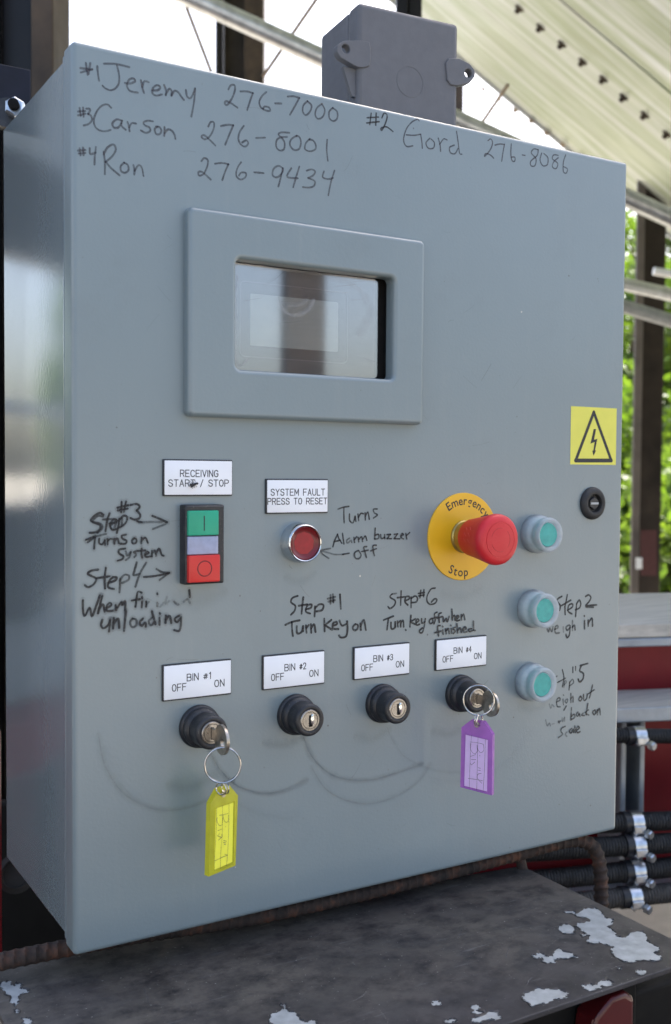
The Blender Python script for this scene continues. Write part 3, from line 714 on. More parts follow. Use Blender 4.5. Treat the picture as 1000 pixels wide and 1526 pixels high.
# ---- engraved stroke lettering
G = {'A': [[(0, 0), (2, 6), (4, 0)], [(.7, 2), (3.3, 2)]], 'B': [[(0, 0), (0, 6), (2.6, 6), (3.7, 5.4), (3.7, 3.8), (2.6, 3.2), (0, 3.2)], [(2.6, 3.2), (4, 2.4), (4, .8), (2.8, 0), (0, 0)]],
     'C': [[(4, 4.7), (3.4, 5.7), (2, 6), (.6, 5.4), (0, 3.6), (0, 2.4), (.6, .6), (2, 0), (3.4, .3), (4, 1.3)]], 'E': [[(3.8, 6), (0, 6), (0, 0), (3.8, 0)], [(0, 3.1), (3.2, 3.1)]],
     'F': [[(3.8, 6), (0, 6), (0, 0)], [(0, 3.1), (3.2, 3.1)]], 'G': [[(4, 4.7), (3.4, 5.7), (2, 6), (.6, 5.4), (0, 3.6), (0, 2.4), (.6, .6), (2, 0), (3.4, .3), (4, 1.3), (4, 2.8), (2.4, 2.8)]],
     'I': [[(0, 0), (0, 6)]], 'L': [[(0, 6), (0, 0), (3.4, 0)]], 'M': [[(0, 0), (0, 6), (2.2, 1.6), (4.4, 6), (4.4, 0)]], 'N': [[(0, 0), (0, 6), (3.8, 0), (3.8, 6)]],
     'O': [[(2, 6), (.6, 5.4), (0, 3.6), (0, 2.4), (.6, .6), (2, 0), (3.4, .6), (4, 2.4), (4, 3.6), (3.4, 5.4), (2, 6)]], 'P': [[(0, 0), (0, 6), (2.7, 6), (3.9, 5.3), (3.9, 3.6), (2.7, 2.9), (0, 2.9)]],
     'R': [[(0, 0), (0, 6), (2.7, 6), (3.9, 5.3), (3.9, 3.6), (2.7, 2.9), (0, 2.9)], [(2.4, 2.9), (4, 0)]], 'S': [[(3.9, 4.8), (3.2, 5.8), (1.8, 6), (.5, 5.5), (.1, 4.5), (.6, 3.6), (2.2, 3.1), (3.6, 2.5), (4, 1.4), (3.4, .4), (2, 0), (.7, .3), (0, 1.3)]],
     'T': [[(0, 6), (4, 6)], [(2, 6), (2, 0)]], 'U': [[(0, 6), (0, 1.6), (.7, .3), (2, 0), (3.3, .3), (4, 1.6), (4, 6)]], 'V': [[(0, 6), (2, 0), (4, 6)]], 'Y': [[(0, 6), (2, 3), (4, 6)], [(2, 3), (2, 0)]],
     '/': [[(0, -.4), (2.6, 6.2)]], '#': [[(.9, .4), (1.7, 5)], [(2.3, .4), (3.1, 5)], [(.2, 3.6), (4, 3.6)], [(0, 1.8), (3.8, 1.8)]],
     '1': [[(0, 4.8), (1.2, 6), (1.2, 0)]], '2': [[(0, 4.6), (.6, 5.7), (2, 6), (3.4, 5.6), (3.8, 4.4), (3.2, 3), (0, 0), (3.9, 0)]],
     '3': [[(.1, 5), (.9, 5.8), (2.2, 6), (3.5, 5.4), (3.6, 4), (2.6, 3.2), (1.6, 3.1)], [(2.6, 3.2), (3.8, 2.4), (3.9, 1.2), (3, .2), (1.6, 0), (.5, .4), (0, 1.2)]], '4': [[(2.9, 0), (2.9, 6), (0, 2), (4, 2)]]}
def gw(ch): return 2.6 if ch == ' ' else max(x for st in G[ch] for x, _ in st)
def engrave(mb, text, xa, xb, zbase, cap, y, wd=.00068):
    tot = sum(gw(c) for c in text) + 1.7 * (len(text) - 1); k = (xb - xa) / tot; x = xa
    for ch in text:
        if ch != ' ':
            for st in G[ch]:
                ribbon(mb, [(x + a * k, zbase + b * cap / 6) for a, b in st], wd, lambda px, pz, l: V((px, y - .00005 - l, pz)), 1.0, wob=.03) if False else \
                [ribbon(mb, [(x + st[i][0] * k, zbase + st[i][1] * cap / 6), (x + st[i + 1][0] * k, zbase + st[i + 1][1] * cap / 6)], wd, lambda px, pz, l, i=i: V((px, y - .00005 - l - i * 1.5e-5, pz)), 1.0, wob=.02, step=.002) for i in range(len(st) - 1)]
        x += (gw(ch) + 1.7) * k
M['engraved'] = ink_mat('black engraved letters', (.02, .02, .025), .05)
def label_plate(x, ztop, lines, label, w=.0512, h=.0243, rot=0):
    mb = MB(); mb.loft(inset(x - .0005, ztop - h - .0005, x + w + .0002, ztop + .0005, .0005, [(0, 0), (0, -.0014), (.0003, -.0016)], 2), cap1=True)
    o = obj('label_plate', mb, 'black', cab, label=label)
    mb = MB(); mb.loft(inset(x + .0005, ztop - h + .0004, x + w - .0002, ztop - .0004, .0004, [(0, -.0015), (0, -.00172), (.0002, -.00182)], 2), cap1=True)
    obj('plate_face', mb, 'white', o)
    mb = MB()
    for txt, a, b_, top, bot in lines: engrave(mb, txt, x + a * MM, x + b_ * MM, ztop - bot * MM, (bot - top) * MM, -.00182)
    obj('lettering', mb, 'engraved', o, smooth=0)
label_plate(.0624, .3307, [('RECEIVING', 11.9, 40.1, 6.9, 11.4), ('START / STOP', 3.3, 48.2, 13.6, 18.1)], 'white label reading RECEIVING START / STOP')
label_plate(.1410, .3175, [('SYSTEM FAULT', 3.4, 48.3, 6.9, 11.5), ('PRESS TO RESET', .9, 50.3, 13.6, 18.0)], 'white label reading SYSTEM FAULT PRESS TO RESET')
for i, x in enumerate((.0621, .1390, .2166, .2939)):
    label_plate(x, .1894, [('BIN', 17.5, 25.9, 7.4, 12.1), ('#%d' % (i + 1), 30, 35.2, 7.6, 12.1), ('OFF', 6.5, 16.7, 13.6, 18.3), ('ON', 38.4, 45.7, 13.6, 18.3)], 'white label reading BIN #%d OFF ON' % (i + 1))

# ---- key switches
def key_switch(cx, cz, with_key, label):
    c = V((cx, 0, cz)); mb = MB()
    mb.lathe([(.0150, 0), (.0152, .0012), (.0150, .0030), (.0140, .0038), (.0136, .0040), (.0141, .0048), (.0139, .0080), (.0127, .0092), (.0117, .0098), (.0115, .0140), (.0117, .0190), (.0118, .0215), (.0114, .0228), (.0104, .0234), (.0088, .0234), (.0080, .0230), (.0078, .0222)], c, n=48)
    # grip flats on the flange
    for s in range(2): pass
    o = obj('key_switch', mb, 'black', cab, smooth=45, label=label)
    mb = MB(); mb.lathe([(.0079, .0205), (.0079, .0228), (.0074, .02325), (.0064, .02325), (.0062, .0228), (.0062, .0215)], c, n=40)
    k = 40
    mb.lathe([(.0061, .0226), (.0059, .0231), (.0001, .0231)], c, n=40); obj('lock_face', mb, 'nickel', o, smooth=30)
    mb = MB(); mb.box((cx - .0010, -.0235, cz - .0045), (cx + .0010, -.0232, cz + .0038)); mb.box((cx - .0004, -.0235, cz - .0045), (cx + .0018, -.0232, cz - .0030)); obj('keyway', mb, 'blackhole', o, smooth=0)
    if not with_key:
        mb = MB(); mb.lathe([(.0026, .0226), (.0026, .0238), (.0018, .0242)], c + V((.0016, 0, .0005)), n=20)
        mb.v = [V((cx + .0016 + (p.x - cx - .0016) * .55, p.y, cz + (p.z - cz) * 1.5)) for p in mb.v]; obj('keyway_shutter', mb, 'chrome', o)
key_switch(.0893, .1443, True, 'black key switch below the BIN #1 label holding a key')
key_switch(.1662, .1440, False, 'black key switch below the BIN #2 label without a key')
key_switch(.2430, .1440, False, 'black key switch below the BIN #3 label without a key')
key_switch(.3195, .1440, True, 'black key switch below the BIN #4 label holding a key')

# ---- start / stop double button
mb = MB(); sx0, sx1, sz0, sz1 = .0748, .1045, .2450, .3000
mb.loft(inset(sx0, sz0, sx1, sz1, .0012, [(0, 0), (0, -.0070), (.0004, -.0084), (.0014, -.0092), (.0022, -.0092)], 3), cap1=True)
ss = obj('start_stop_button', mb, 'black', cab, label='black start and stop button block with green, pale and red fields')
ga = aty(280.8, 761, -.0115); gb = aty(326.4, 798, -.0115)
def field(name, zt_, zb_, h, mt, x0_=ga.x, x1_=gb.x, dome=0):
    mb = MB(); mb.loft(inset(x0_, zb_, x1_, zt_, .0008, [(0, -.0090), (0, -h + .0007), (.0003, -h + .0002), (.0009, -h)], 3), cap1=True)
    return obj(name, mb, mt, ss)
gt = aty(300, 761, -.0115).z; g1 = aty(300, 799, -.0115).z; g2 = aty(300, 827, -.0115).z; g3 = aty(300, 868, -.0125).z
gbt = field('green_button', gt, g1 + .0004, .0115, 'green'); field('indicator_lens', g1 - .0002, g2 + .0002, .0108, 'lens'); rbt = field('red_button', g2 - .0002, g3, .0125, 'redface', ga.x, gb.x + .0006)
mb = MB(); cx = (ga.x + gb.x) / 2; cz = (gt + g1) / 2
ribbon(mb, [(cx + .0003, cz - .0048), (cx + .0003, cz + .0048)], .0009, lambda x, z, l: V((x, -.01156 - l, z)), .9); obj('start_mark', mb, 'engraved', gbt, smooth=0)
mb = MB(); cz = (g2 + g3) / 2
ribbon(mb, [(cx + .0003 + .0052 * math.cos(t), cz + .0052 * math.sin(t)) for t in [math.radians(k * 20) for k in range(19)]], .0008, lambda x, z, l: V((x, -.01256 - l, z)), .8); obj('stop_mark', mb, 'engraved', rbt, smooth=0)

# ---- reset button
c = aty(447, 808, 0); c = V((.1680, 0, .2713)); mb = MB()
mb.lathe([(.0150, 0), (.0150, .0045), (.0147, .0058), (.0141, .0100), (.0137, .0113), (.0130, .0118), (.0125, .0115), (.0122, .0085)], c, n=56, hollow=True)
rs = obj('reset_button', mb, 'chrome', cab, smooth=40, label='illuminated red reset button in a chrome ring')
mb = MB(); mb.lathe([(.0122, .0080), (.0122, .0100), (.0114, .0103), (.0100, .0095), (.0088, .0090), (.0001, .0090)], c, n=48); obj('red_lens', mb, 'redlens', rs)
mb = MB(); mb.lathe([(.0084, .0091), (.0001, .0092)], c, n=9); obj('lamp_core', mb, 'redlens_in', rs, smooth=20)

# ---- emergency stop
ec = V((.3205, 0, .2718)); mb = MB()
mb.lathe([(.0355, 0), (.0355, .0009), (.0352, .0013), (.0340, .0014), (.0100, .0014)], ec, n=96)
es = obj('emergency_stop', mb, 'yellow', cab, smooth=30, label='red emergency stop mushroom button on a round yellow plate')
mb = MB(); mb.lathe([(.0133, .0013), (.0133, .0030), (.0125, .0040), (.0125, .0100), (.0118, .0135), (.0105, .0150)], ec, n=48); obj('metal_collar', mb, 'collar', es)
mb = MB(); mb.lathe([(.0110, .0118), (.0142, .0118), (.0149, .0130), (.0160, .0200), (.0176, .0290), (.0192, .0370), (.0200, .0410), (.0200, .0425), (.0196, .0446), (.0184, .0460), (.0165, .0468), (.0140, .0471), (.01395, .0469), (.0136, .0469), (.01355, .0472), (.0080, .0477), (.0001, .0478)], ec, n=72)
kn = obj('mushroom_knob', mb, 'red', es, smooth=40)
M['groove'] = mat('dark red moulded line', (.40, .006, .012), .5)
mb = MB()
for a0 in (20, 140, 260): mb.ring(ec + V((0, -.0475, 0)), V((0, -1, 0)), .0092, .00022, 20, 6, math.radians(a0), math.radians(a0 + 85))
obj('moulded_arrow', mb, 'groove', kn)
# twist arrows on the skirt
mb = MB()
for a0 in (150, 165, 180):
    for k in range(2):
        t = math.radians(a0)
        for q in range(6):
            tt = t + math.radians(q * 1.5); hh = .024 + k * .006 + q * .0006; r_ = .0167 + (hh - .02) * .19 + .0002
            mb.lathe([(.0003, 0), (.0003, .0001)], ec + V((math.cos(tt) * r_, -hh, math.sin(tt) * r_)), V((math.cos(tt), 0, math.sin(tt))), 6)
M['redmark'] = mat('scuffed red', (.72, .10, .10), .5); obj('scuff_mark', mb, 'redmark', kn)
# printed words on the plate, set letter by letter around the rim
def glyphs(text):
    out_ = []
    for ch in text:
        cu = bpy.data.curves.new('g', 'FONT'); cu.body = ch; cu.size = 1; cu.resolution_u = 4; cu.offset = .013; o = bpy.data.objects.new('g', cu); C.objects.link(o)
        dg = bpy.context.evaluated_depsgraph_get(); me = bpy.data.meshes.new_from_object(o.evaluated_get(dg))
        vs = [v.co.copy() for v in me.vertices]; fs = [tuple(p.vertices) for p in me.polygons]
        xs = [v.x for v in vs]; out_.append((vs, fs, min(xs), max(xs)))
        bpy.data.objects.remove(o); bpy.data.curves.remove(cu); bpy.data.meshes.remove(me)
    return out_
mb = MB()
def arc_text(text, size, rad, mid, inward, squeeze=.96, gap=.10):
    gl_ = glyphs(text); tot = sum((b_ - a_) * squeeze + gap for _, _, a_, b_ in gl_) - gap
    s = -tot / 2 * size
    for vs, fs, a_, b_ in gl_:
        w_ = (b_ - a_) * squeeze; cxm = s + w_ * size / 2
        if not inward: t = math.radians(mid) - cxm / (rad + size * .3); up_ = V((math.cos(t), 0, math.sin(t))); rt = V((math.sin(t), 0, -math.cos(t)))
        else: t = math.radians(mid) + cxm / (rad - size * .3); up_ = -V((math.cos(t), 0, math.sin(t))); rt = V((-math.sin(t), 0, math.cos(t)))
        base = ec + V((math.cos(t), 0, math.sin(t))) * rad
        P = [base + rt * (((v.x - (a_ + b_) / 2) * squeeze) * size) + up_ * (v.y * size) + V((0, -.00146, 0)) for v in vs]
        mb.add(P, fs); s += (w_ + gap) * size
arc_text('Emergency', .0099, .0258, 80, False)
obj('lettering', mb, 'print', es, smooth=0); mb = MB()
arc_text('Stop', .0100, .0322, 260, True)
obj('lettering', mb, 'print', es, smooth=0)

# ---- three green push buttons under clear boots
def boot(px, zc, label):
    c = V((px, 0, zc)); mb = MB()
    mb.lathe([(.0160, 0), (.0163, .0010), (.0162, .0060), (.0156, .0080), (.0144, .0088), (.0136, .0098), (.0135, .0112), (.0140, .0130), (.0145, .0160), (.0145, .0176), (.0140, .0188), (.0128, .0192), (.0115, .0189), (.0107, .0180), (.0102, .0166), (.0101, .0120)], c, n=56, hollow=True)
    o = obj('push_button', mb, 'boot', cab, smooth=50, label=label)
    mb = MB(); mb.lathe([(.0100, .0020), (.0100, .0158), (.0096, .0166), (.0001, .0169)], c, n=40); obj('green_cap', mb, 'teal', o)
    mb = MB(); mb.lathe([(.0142, .0002), (.0142, .0060), (.0120, .0078), (.0104, .0080)], c, n=40, hollow=True); M.setdefault('bz', mat('grey bezel', (.28, .42, .42), .4)); obj('inner_bezel', mb, 'bz', o)
boot(.3975, .2722, 'green push button under a clear boot beside the emergency stop')
boot(.3950, .2088, 'green push button under a clear boot beside the Step 2 note')
boot(.3935, .1465, 'green push button under a clear boot beside the Step 5 note')

# ---- lock cap
c = aty(882, 750, 0); mb = MB()
mb.lathe([(.0142, 0), (.0144, .0010), (.0138, .0026), (.0120, .0040), (.0098, .0046), (.0082, .0040), (.0076, .0022), (.0074, .0006), (.0001, .0006)], c, n=48)
lk = obj('door_lock', mb, 'rubber', cab, smooth=50, label='round black door lock insert with a slot')
mb = MB(); mb.lathe([(.0056, .0004), (.0056, .0026), (.0050, .0032), (.0001, .0032)], c, n=6); lb_ = obj('lock_insert', mb, 'black', lk, smooth=30)
mb = MB(); mb.box((c.x - .0045, -.0038, c.z - .0009), (c.x + .0045, -.0031, c.z + .0009)); obj('slot', mb, 'galv_dull', lk, smooth=0)

# ---- warning sticker
sx0, sz0, sx1, sz1 = .4365, .3315, .4912, .3818; mb = MB()
mb.loft([rrect(sx0, sz0, sx1, sz1, .0004, y, 2) for y in (0, -.00018)], cap1=True)
st = obj('warning_sticker', mb, 'sticker', cab, smooth=0, label='yellow warning sticker with a black lightning bolt in a triangle')
def sp(px, py): p = aty(620 + px / 3.0303, 580 + py / 3.0303); return (p.x, p.z)
mb = MB(); T = [sp(802, 104), sp(881, 322), sp(720, 322)]
cxt = sum(p[0] for p in T) / 3; czt = sum(p[1] for p in T) / 3
for i in range(3):
    ribbon(mb, [T[i], T[(i + 1) % 3]], .0034 if i != 1 else .0038, lambda x, z, l, i=i: V((x, -.00024 - l - i * 1e-5, z)), 1.0, wob=.0)
obj('triangle', mb, 'engraved', st, smooth=0)
mb = MB(); bolt = [(802, 180), (812, 180), (803, 228), (818, 224), (807, 277), (812, 276), (801, 300), (795, 277), (800, 278), (806, 238), (787, 246)]
P = [sp(*p) for p in bolt]; mb.prism([V((x, -.0002, z)) for x, z in P], .00012, V((0, -1, 0))); obj('lightning_bolt', mb, 'print', st, smooth=0)

# ---- scuffs left by the swinging key tags
mb = MB()
def pix(L): return [(aty(a, b).x, aty(a, b).z) for a, b in L]
for L_, w_, k_ in [([(147, 1098), (156, 1140), (180, 1178), (215, 1200), (250, 1207), (290, 1200), (320, 1185), (345, 1165)], .0035, .26), ([(312, 1120), (330, 1150), (355, 1172), (392, 1183), (425, 1178), (456, 1163)], .0030, .50),
                   ([(452, 1098), (465, 1128), (490, 1152), (520, 1162), (555, 1162), (590, 1152), (628, 1138)], .0032, .45), ([(465, 1145), (485, 1175), (515, 1192), (552, 1197), (590, 1186), (622, 1165), (640, 1140)], .0034, .22),
                   ([(585, 1100), (600, 1125), (625, 1140), (660, 1150), (700, 1150)], .0030, .14), ([(352, 1195), (385, 1212), (425, 1218), (440, 1215)], .005, .10), ([(160, 1120), (175, 1160), (200, 1190), (240, 1215)], .006, .08), ([(640, 1160), (700, 1165), (750, 1140), (790, 1090)], .004, .07)]:
    ribbon(mb, pix(L_), w_ * 1.9, face3, k_ * .40, soft=True, wob=.25, step=.0015, h0=rnd.random() * 4e-5)
    for q_ in range(4):
        o_ = rnd.uniform(-.5, .5) * w_ * 900; i0 = rnd.randint(0, 1); Lq = L_[i0:len(L_) - rnd.randint(0, 1)]
        ribbon(mb, pix([(a + o_ * .6, b_ + o_ * 1.2) for a, b_ in Lq]), rnd.uniform(.0004, .0009), face3, k_ * rnd.uniform(.04, .14), wob=.4, step=.0015, h0=5e-5 + q_ * 1e-5)
obj('scuff_mark', mb, 'smudge', cab, smooth=0, label='faint curved scuffs under the key switches')

mb = MB(); rs_ = random.Random(21)
for _ in range(70):
    x, z = rs_.uniform(.03, .48), rs_.uniform(.02, .58); a = rs_.uniform(-1.2, 1.2); l = rs_.uniform(.003, .018)
    ribbon(mb, [(x, z), (x + math.cos(a) * l * .5, z + math.sin(a) * l * .5 + rs_.uniform(-.001, .001)), (x + math.cos(a) * l, z + math.sin(a) * l)], rs_.uniform(.0002, .00045), face3, rs_.uniform(.08, .34), step=.001, h0=1e-5)
so_ = obj('hair_scratch', mb, 'smudge', cab, smooth=0); so_['kind'] = 'stuff'
mb = MB()
for x, z, w_, l, k_ in [(.158, .125, .010, .03, .10), (.085, .105, .012, .03, .12), (.31, .115, .012, .03, .10), (.235, .12, .012, .025, .09), (.40, .125, .010, .03, .07), (.09, .235, .014, .03, .08), (.17, .245, .010, .02, .08), (.32, .225, .016, .03, .06)]:
    mb = MB(); ribbon(mb, [(x - l / 2, z), (x, z - .003), (x + l / 2, z + .002)], w_, face3, k_, soft=True, wob=.3, step=.003)
    obj('grime', mb, 'smudge', cab, smooth=0)
# ---- handwriting (strokes traced on enlargements of the photograph)
A1 = [[(80, 126), (148, 135)], [(82, 152), (150, 132)], [(112, 97), (122, 165)], [(138, 97), (128, 160)], [(180, 115), (184, 160), (190, 200)],
 [(220, 100), (290, 102), (370, 120)], [(298, 112), (310, 170), (308, 215), (290, 245), (260, 258), (230, 248), (212, 232)], [(345, 215), (375, 218), (405, 205), (395, 188), (370, 195), (357, 230), (375, 262), (420, 272)],
 [(440, 200), (448, 240), (458, 273)], [(448, 238), (460, 205), (485, 210)], [(508, 258), (540, 258), (555, 240), (535, 228), (512, 245), (508, 275), (530, 290), (565, 283)],
 [(578, 228), (590, 262), (588, 288)], [(588, 285), (608, 250), (622, 262), (622, 290)], [(622, 290), (640, 262), (662, 270), (680, 295), (695, 315)], [(708, 258), (715, 295), (735, 305), (755, 270), (762, 248)], [(762, 248), (758, 310), (750, 365), (740, 415)]]
B1 = [[(210, 55), (225, 30), (248, 30), (250, 60), (235, 105), (205, 150), (188, 145), (195, 128), (225, 140), (265, 168)], [(285, 68), (325, 68), (362, 78)], [(362, 78), (345, 125), (327, 182)], [(445, 72), (420, 95), (402, 130), (410, 165), (440, 185), (468, 188), (462, 168), (435, 162), (425, 175)], [(500, 142), (538, 143)],
 [(578, 100), (615, 98), (650, 108)], [(650, 108), (622, 160), (592, 212)], [(700, 128), (675, 155), (672, 195), (692, 215), (718, 190), (725, 155), (700, 128)], [(790, 145), (760, 170), (748, 210), (765, 238), (795, 225), (808, 185), (790, 145)], [(858, 170), (835, 195), (838, 235), (862, 252), (885, 235), (885, 195), (858, 170)]]
A2 = [[(75, 365), (80, 410)], [(95, 362), (98, 415)], [(65, 385), (108, 382)], [(65, 408), (108, 398)], [(115, 368), (138, 372), (125, 400)], [(125, 400), (142, 410), (148, 435), (130, 458), (100, 468)], [(262, 362), (235, 342), (195, 360), (165, 410), (160, 455), (180, 490), (220, 503), (258, 495)],
 [(325, 440), (295, 432), (270, 455), (278, 480), (305, 480), (322, 455)], [(328, 440), (325, 470), (348, 493)], [(360, 448), (368, 475), (372, 502)], [(370, 480), (385, 455), (410, 457)], [(510, 443), (480, 440), (455, 450), (465, 468), (490, 480), (495, 500), (470, 512), (440, 498)], [(540, 475), (522, 490), (530, 518), (550, 520), (562, 500), (550, 478), (530, 475)], [(580, 478), (580, 505), (578, 530)], [(580, 515), (600, 492), (625, 500), (640, 525), (645, 548)]]
B2 = [[(85, 285), (100, 258), (120, 262), (118, 300), (95, 345), (65, 365), (42, 350), (60, 340), (95, 370), (128, 403)], [(163, 283), (205, 275), (240, 278)], [(240, 278), (218, 330), (190, 398)], [(305, 282), (280, 320), (272, 365), (290, 400), (315, 410), (333, 390), (320, 372), (295, 385)], [(382, 357), (436, 355)],
 [(588, 325), (540, 322), (520, 335), (540, 355), (558, 385), (555, 425), (530, 435), (508, 415), (508, 375), (530, 355), (575, 350)], [(635, 342), (600, 365), (592, 400), (615, 430), (648, 425), (660, 385), (650, 350), (630, 345)], [(715, 362), (690, 390), (685, 425), (715, 440), (748, 428), (752, 400), (735, 372), (712, 368)], [(823, 368), (820, 430), (827, 498)]]
A3 = [[(75, 605), (80, 645)], [(95, 600), (98, 645)], [(65, 618), (108, 615)], [(70, 635), (108, 632)], [(135, 605), (138, 638), (170, 630)], [(172, 598), (165, 650), (163, 700)], [(218, 625), (225, 690), (225, 758)], [(218, 640), (240, 600), (275, 582), (290, 610), (270, 650), (230, 685)], [(230, 685), (265, 725), (312, 765)], [(340, 690), (320, 710), (322, 740), (345, 750), (365, 735), (362, 705), (340, 690)], [(395, 705), (402, 735), (400, 760)], [(402, 738), (425, 705), (445, 720), (455, 768)]]
B3 = [[(42, 500), (60, 482), (82, 495), (78, 535), (55, 580), (28, 590), (25, 568), (50, 570), (100, 615)], [(127, 517), (170, 512), (210, 520)], [(210, 520), (190, 565), (172, 618)], [(288, 508), (265, 545), (258, 590), (285, 615), (315, 600), (318, 575), (290, 572), (275, 590)], [(370, 570), (428, 575)],
 [(548, 545), (520, 530), (490, 550), (485, 590), (515, 600), (545, 570), (548, 545)], [(548, 545), (535, 600), (520, 658)], [(600, 545), (575, 598), (640, 607)], [(650, 535), (630, 600), (612, 662)], [(695, 560), (725, 552), (748, 565), (735, 590), (705, 605)], [(705, 605), (745, 625), (740, 655), (710, 665), (672, 662)], [(803, 565), (795, 600), (830, 612), (858, 605)], [(868, 560), (845, 635), (830, 712)]]
C1 = [[(68, 55), (62, 105)], [(90, 55), (88, 108)], [(50, 75), (100, 72)], [(48, 98), (103, 92)], [(115, 75), (125, 55), (138, 65), (132, 95), (115, 130), (112, 120), (135, 115), (163, 135)]]
C2 = [[(278, 88), (270, 82), (245, 95), (222, 125), (210, 170), (222, 200), (250, 198)], [(222, 150), (255, 152), (285, 147)], [(285, 148), (290, 180), (292, 208)], [(325, 165), (308, 185), (318, 208), (340, 208), (345, 185), (330, 168)], [(362, 165), (370, 195), (372, 222)], [(368, 192), (385, 168), (400, 172)], [(432, 195), (412, 205), (415, 228), (435, 232), (448, 210)], [(442, 135), (450, 190), (455, 230), (465, 235)],
 [(580, 175), (592, 168), (600, 185), (590, 215), (565, 245), (570, 232), (590, 238), (605, 252)], [(610, 195), (632, 190), (652, 192)], [(652, 192), (645, 230), (640, 265)], [(682, 190), (680, 230), (685, 262), (697, 265), (697, 248), (682, 248)], [(730, 238), (742, 240)], [(800, 215), (780, 212), (770, 230), (790, 255), (785, 285), (768, 285), (768, 265), (795, 240), (800, 215)], [(815, 230), (808, 260), (820, 285), (840, 280), (842, 250), (825, 232)], [(888, 240), (868, 238), (862, 255), (885, 275), (878, 298), (862, 290), (868, 268), (888, 250)], [(920, 238), (910, 270), (910, 310), (922, 318), (928, 300), (912, 290)]]
D1 = [[(395, 45), (392, 130)], [(432, 42), (415, 125)], [(362, 92), (450, 72)], [(365, 115), (445, 100)], [(470, 70), (520, 62), (545, 85), (520, 115)], [(520, 115), (548, 150), (540, 180), (500, 190), (470, 178)], [(245, 150), (215, 135), (175, 155), (140, 195), (165, 215), (215, 235), (215, 270), (180, 295), (130, 300)], ([(240, 165), (200, 160), (155, 205), (220, 225), (235, 260), (195, 300)], .7),
 [(295, 140), (275, 200), (262, 285)], ([(240, 190), (330, 185)], .7), [(295, 225), (345, 215), (350, 190), (320, 195), (300, 240), (320, 275), (365, 265)], ([(305, 235), (350, 205), (330, 270)], .6), [(375, 185), (370, 240), (355, 300)], [(370, 200), (410, 160), (440, 170), (430, 215), (390, 250), (370, 255)], ([(400, 180), (395, 240)], .6),
 [(525, 205), (560, 212)], ([(540, 215), (640, 210), (725, 212)], .45), [(650, 160), (700, 180), (770, 212)], ([(770, 212), (740, 235), (655, 267)], .5)]
D2 = [[(100, 358), (160, 335)], ([(160, 335), (265, 310)], .55), ([(115, 378), (160, 345)], .7), [(175, 340), (170, 390), (168, 430)], [(210, 350), (210, 385), (235, 395), (255, 365)], [(255, 360), (258, 400)], [(278, 350), (280, 395)], [(280, 370), (300, 350), (318, 352)], [(335, 350), (335, 390)], [(335, 370), (360, 345), (372, 385)], [(430, 315), (395, 325), (405, 350), (435, 365), (425, 390), (385, 390)], [(500, 345), (480, 365), (490, 388), (515, 380), (518, 355), (500, 345)], ([(560, 340), (558, 388)], .7), [(560, 365), (590, 340), (612, 382)],
 [(425, 430), (375, 440), (375, 470), (410, 495), (395, 520), (362, 530)], ([(430, 455), (440, 490), (470, 460)], .6), ([(470, 460), (460, 500), (430, 525)], .6), ([(520, 450), (495, 460), (515, 480), (500, 500)], .7), [(560, 430), (558, 475), (565, 505)], [(530, 450), (590, 445)], [(590, 480), (620, 468), (605, 455), (588, 480), (600, 500), (630, 495)], [(645, 450), (645, 495)], ([(645, 470), (670, 445), (680, 490)], .7), [(685, 460), (705, 430), (725, 480), (742, 490)]]
D3 = [[(200, 605), (150, 612), (115, 635), (140, 655), (185, 680), (165, 725), (120, 750), (92, 735)], [(265, 590), (255, 680), (258, 760)], [(190, 675), (295, 660)], [(285, 715), (340, 695), (355, 670), (320, 670), (290, 705), (285, 750), (330, 765)], ([(385, 680), (378, 790)], .7), ([(380, 695), (415, 650), (455, 655), (450, 690), (400, 715)], .6), ([(520, 545), (500, 620), (495, 650), (545, 640)], .8), ([(598, 548), (545, 640), (510, 745)], .65), [(580, 665), (650, 660), (710, 650), (785, 635)], ([(685, 600), (730, 625), (790, 632)], .7), ([(790, 632), (750, 660), (710, 690)], .7)]
D4 = [[(75, 860), (75, 930), (90, 990), (130, 920), (150, 990), (180, 920), (215, 820)], [(235, 825), (215, 900), (200, 965)], [(210, 930), (240, 890), (255, 950)], [(275, 920), (310, 900), (300, 880), (275, 900), (275, 945), (320, 945)], [(345, 900), (350, 940)], [(350, 935), (395, 870), (400, 900), (425, 865), (425, 940)], [(560, 795), (530, 790), (520, 840), (510, 910)], [(480, 860), (545, 850)], [(565, 870), (562, 915)], [(564, 833), (566, 838)], ([(598, 870), (598, 910)], .9), ([(600, 890), (620, 872)], .3), ([(690, 880), (690, 905)], .5), [(690, 803), (691, 806)], ([(715, 910), (740, 880)], .2), ([(770, 830), (755, 890), (790, 865)], .18), ([(830, 870), (850, 890), (865, 893)], .45), [(955, 775), (960, 830)], ([(910, 870), (940, 850), (960, 880)], .4),
 [(235, 1020), (225, 1065), (245, 1090), (285, 1060), (300, 1020)], [(300, 1020), (290, 1115)], [(330, 1005), (325, 1090)], [(330, 1050), (365, 1010), (375, 1085)], [(430, 950), (415, 1110)], ([(485, 1010), (465, 1040), (480, 1080), (515, 1065), (515, 1020), (485, 1010)], .65), [(570, 1010), (545, 1040), (560, 1070), (590, 1040), (595, 1075)], ([(650, 1000), (620, 1030), (635, 1065), (665, 1040)], .75), [(645, 950), (675, 1055)], [(708, 1005), (708, 1060)], [(710, 965), (712, 968)], [(760, 985), (758, 1045)], [(760, 1020), (790, 985), (805, 1045)], [(870, 985), (835, 1010), (850, 1040), (880, 1010)], ([(885, 1000), (885, 1060), (870, 1110), (830, 1105)], .8)]
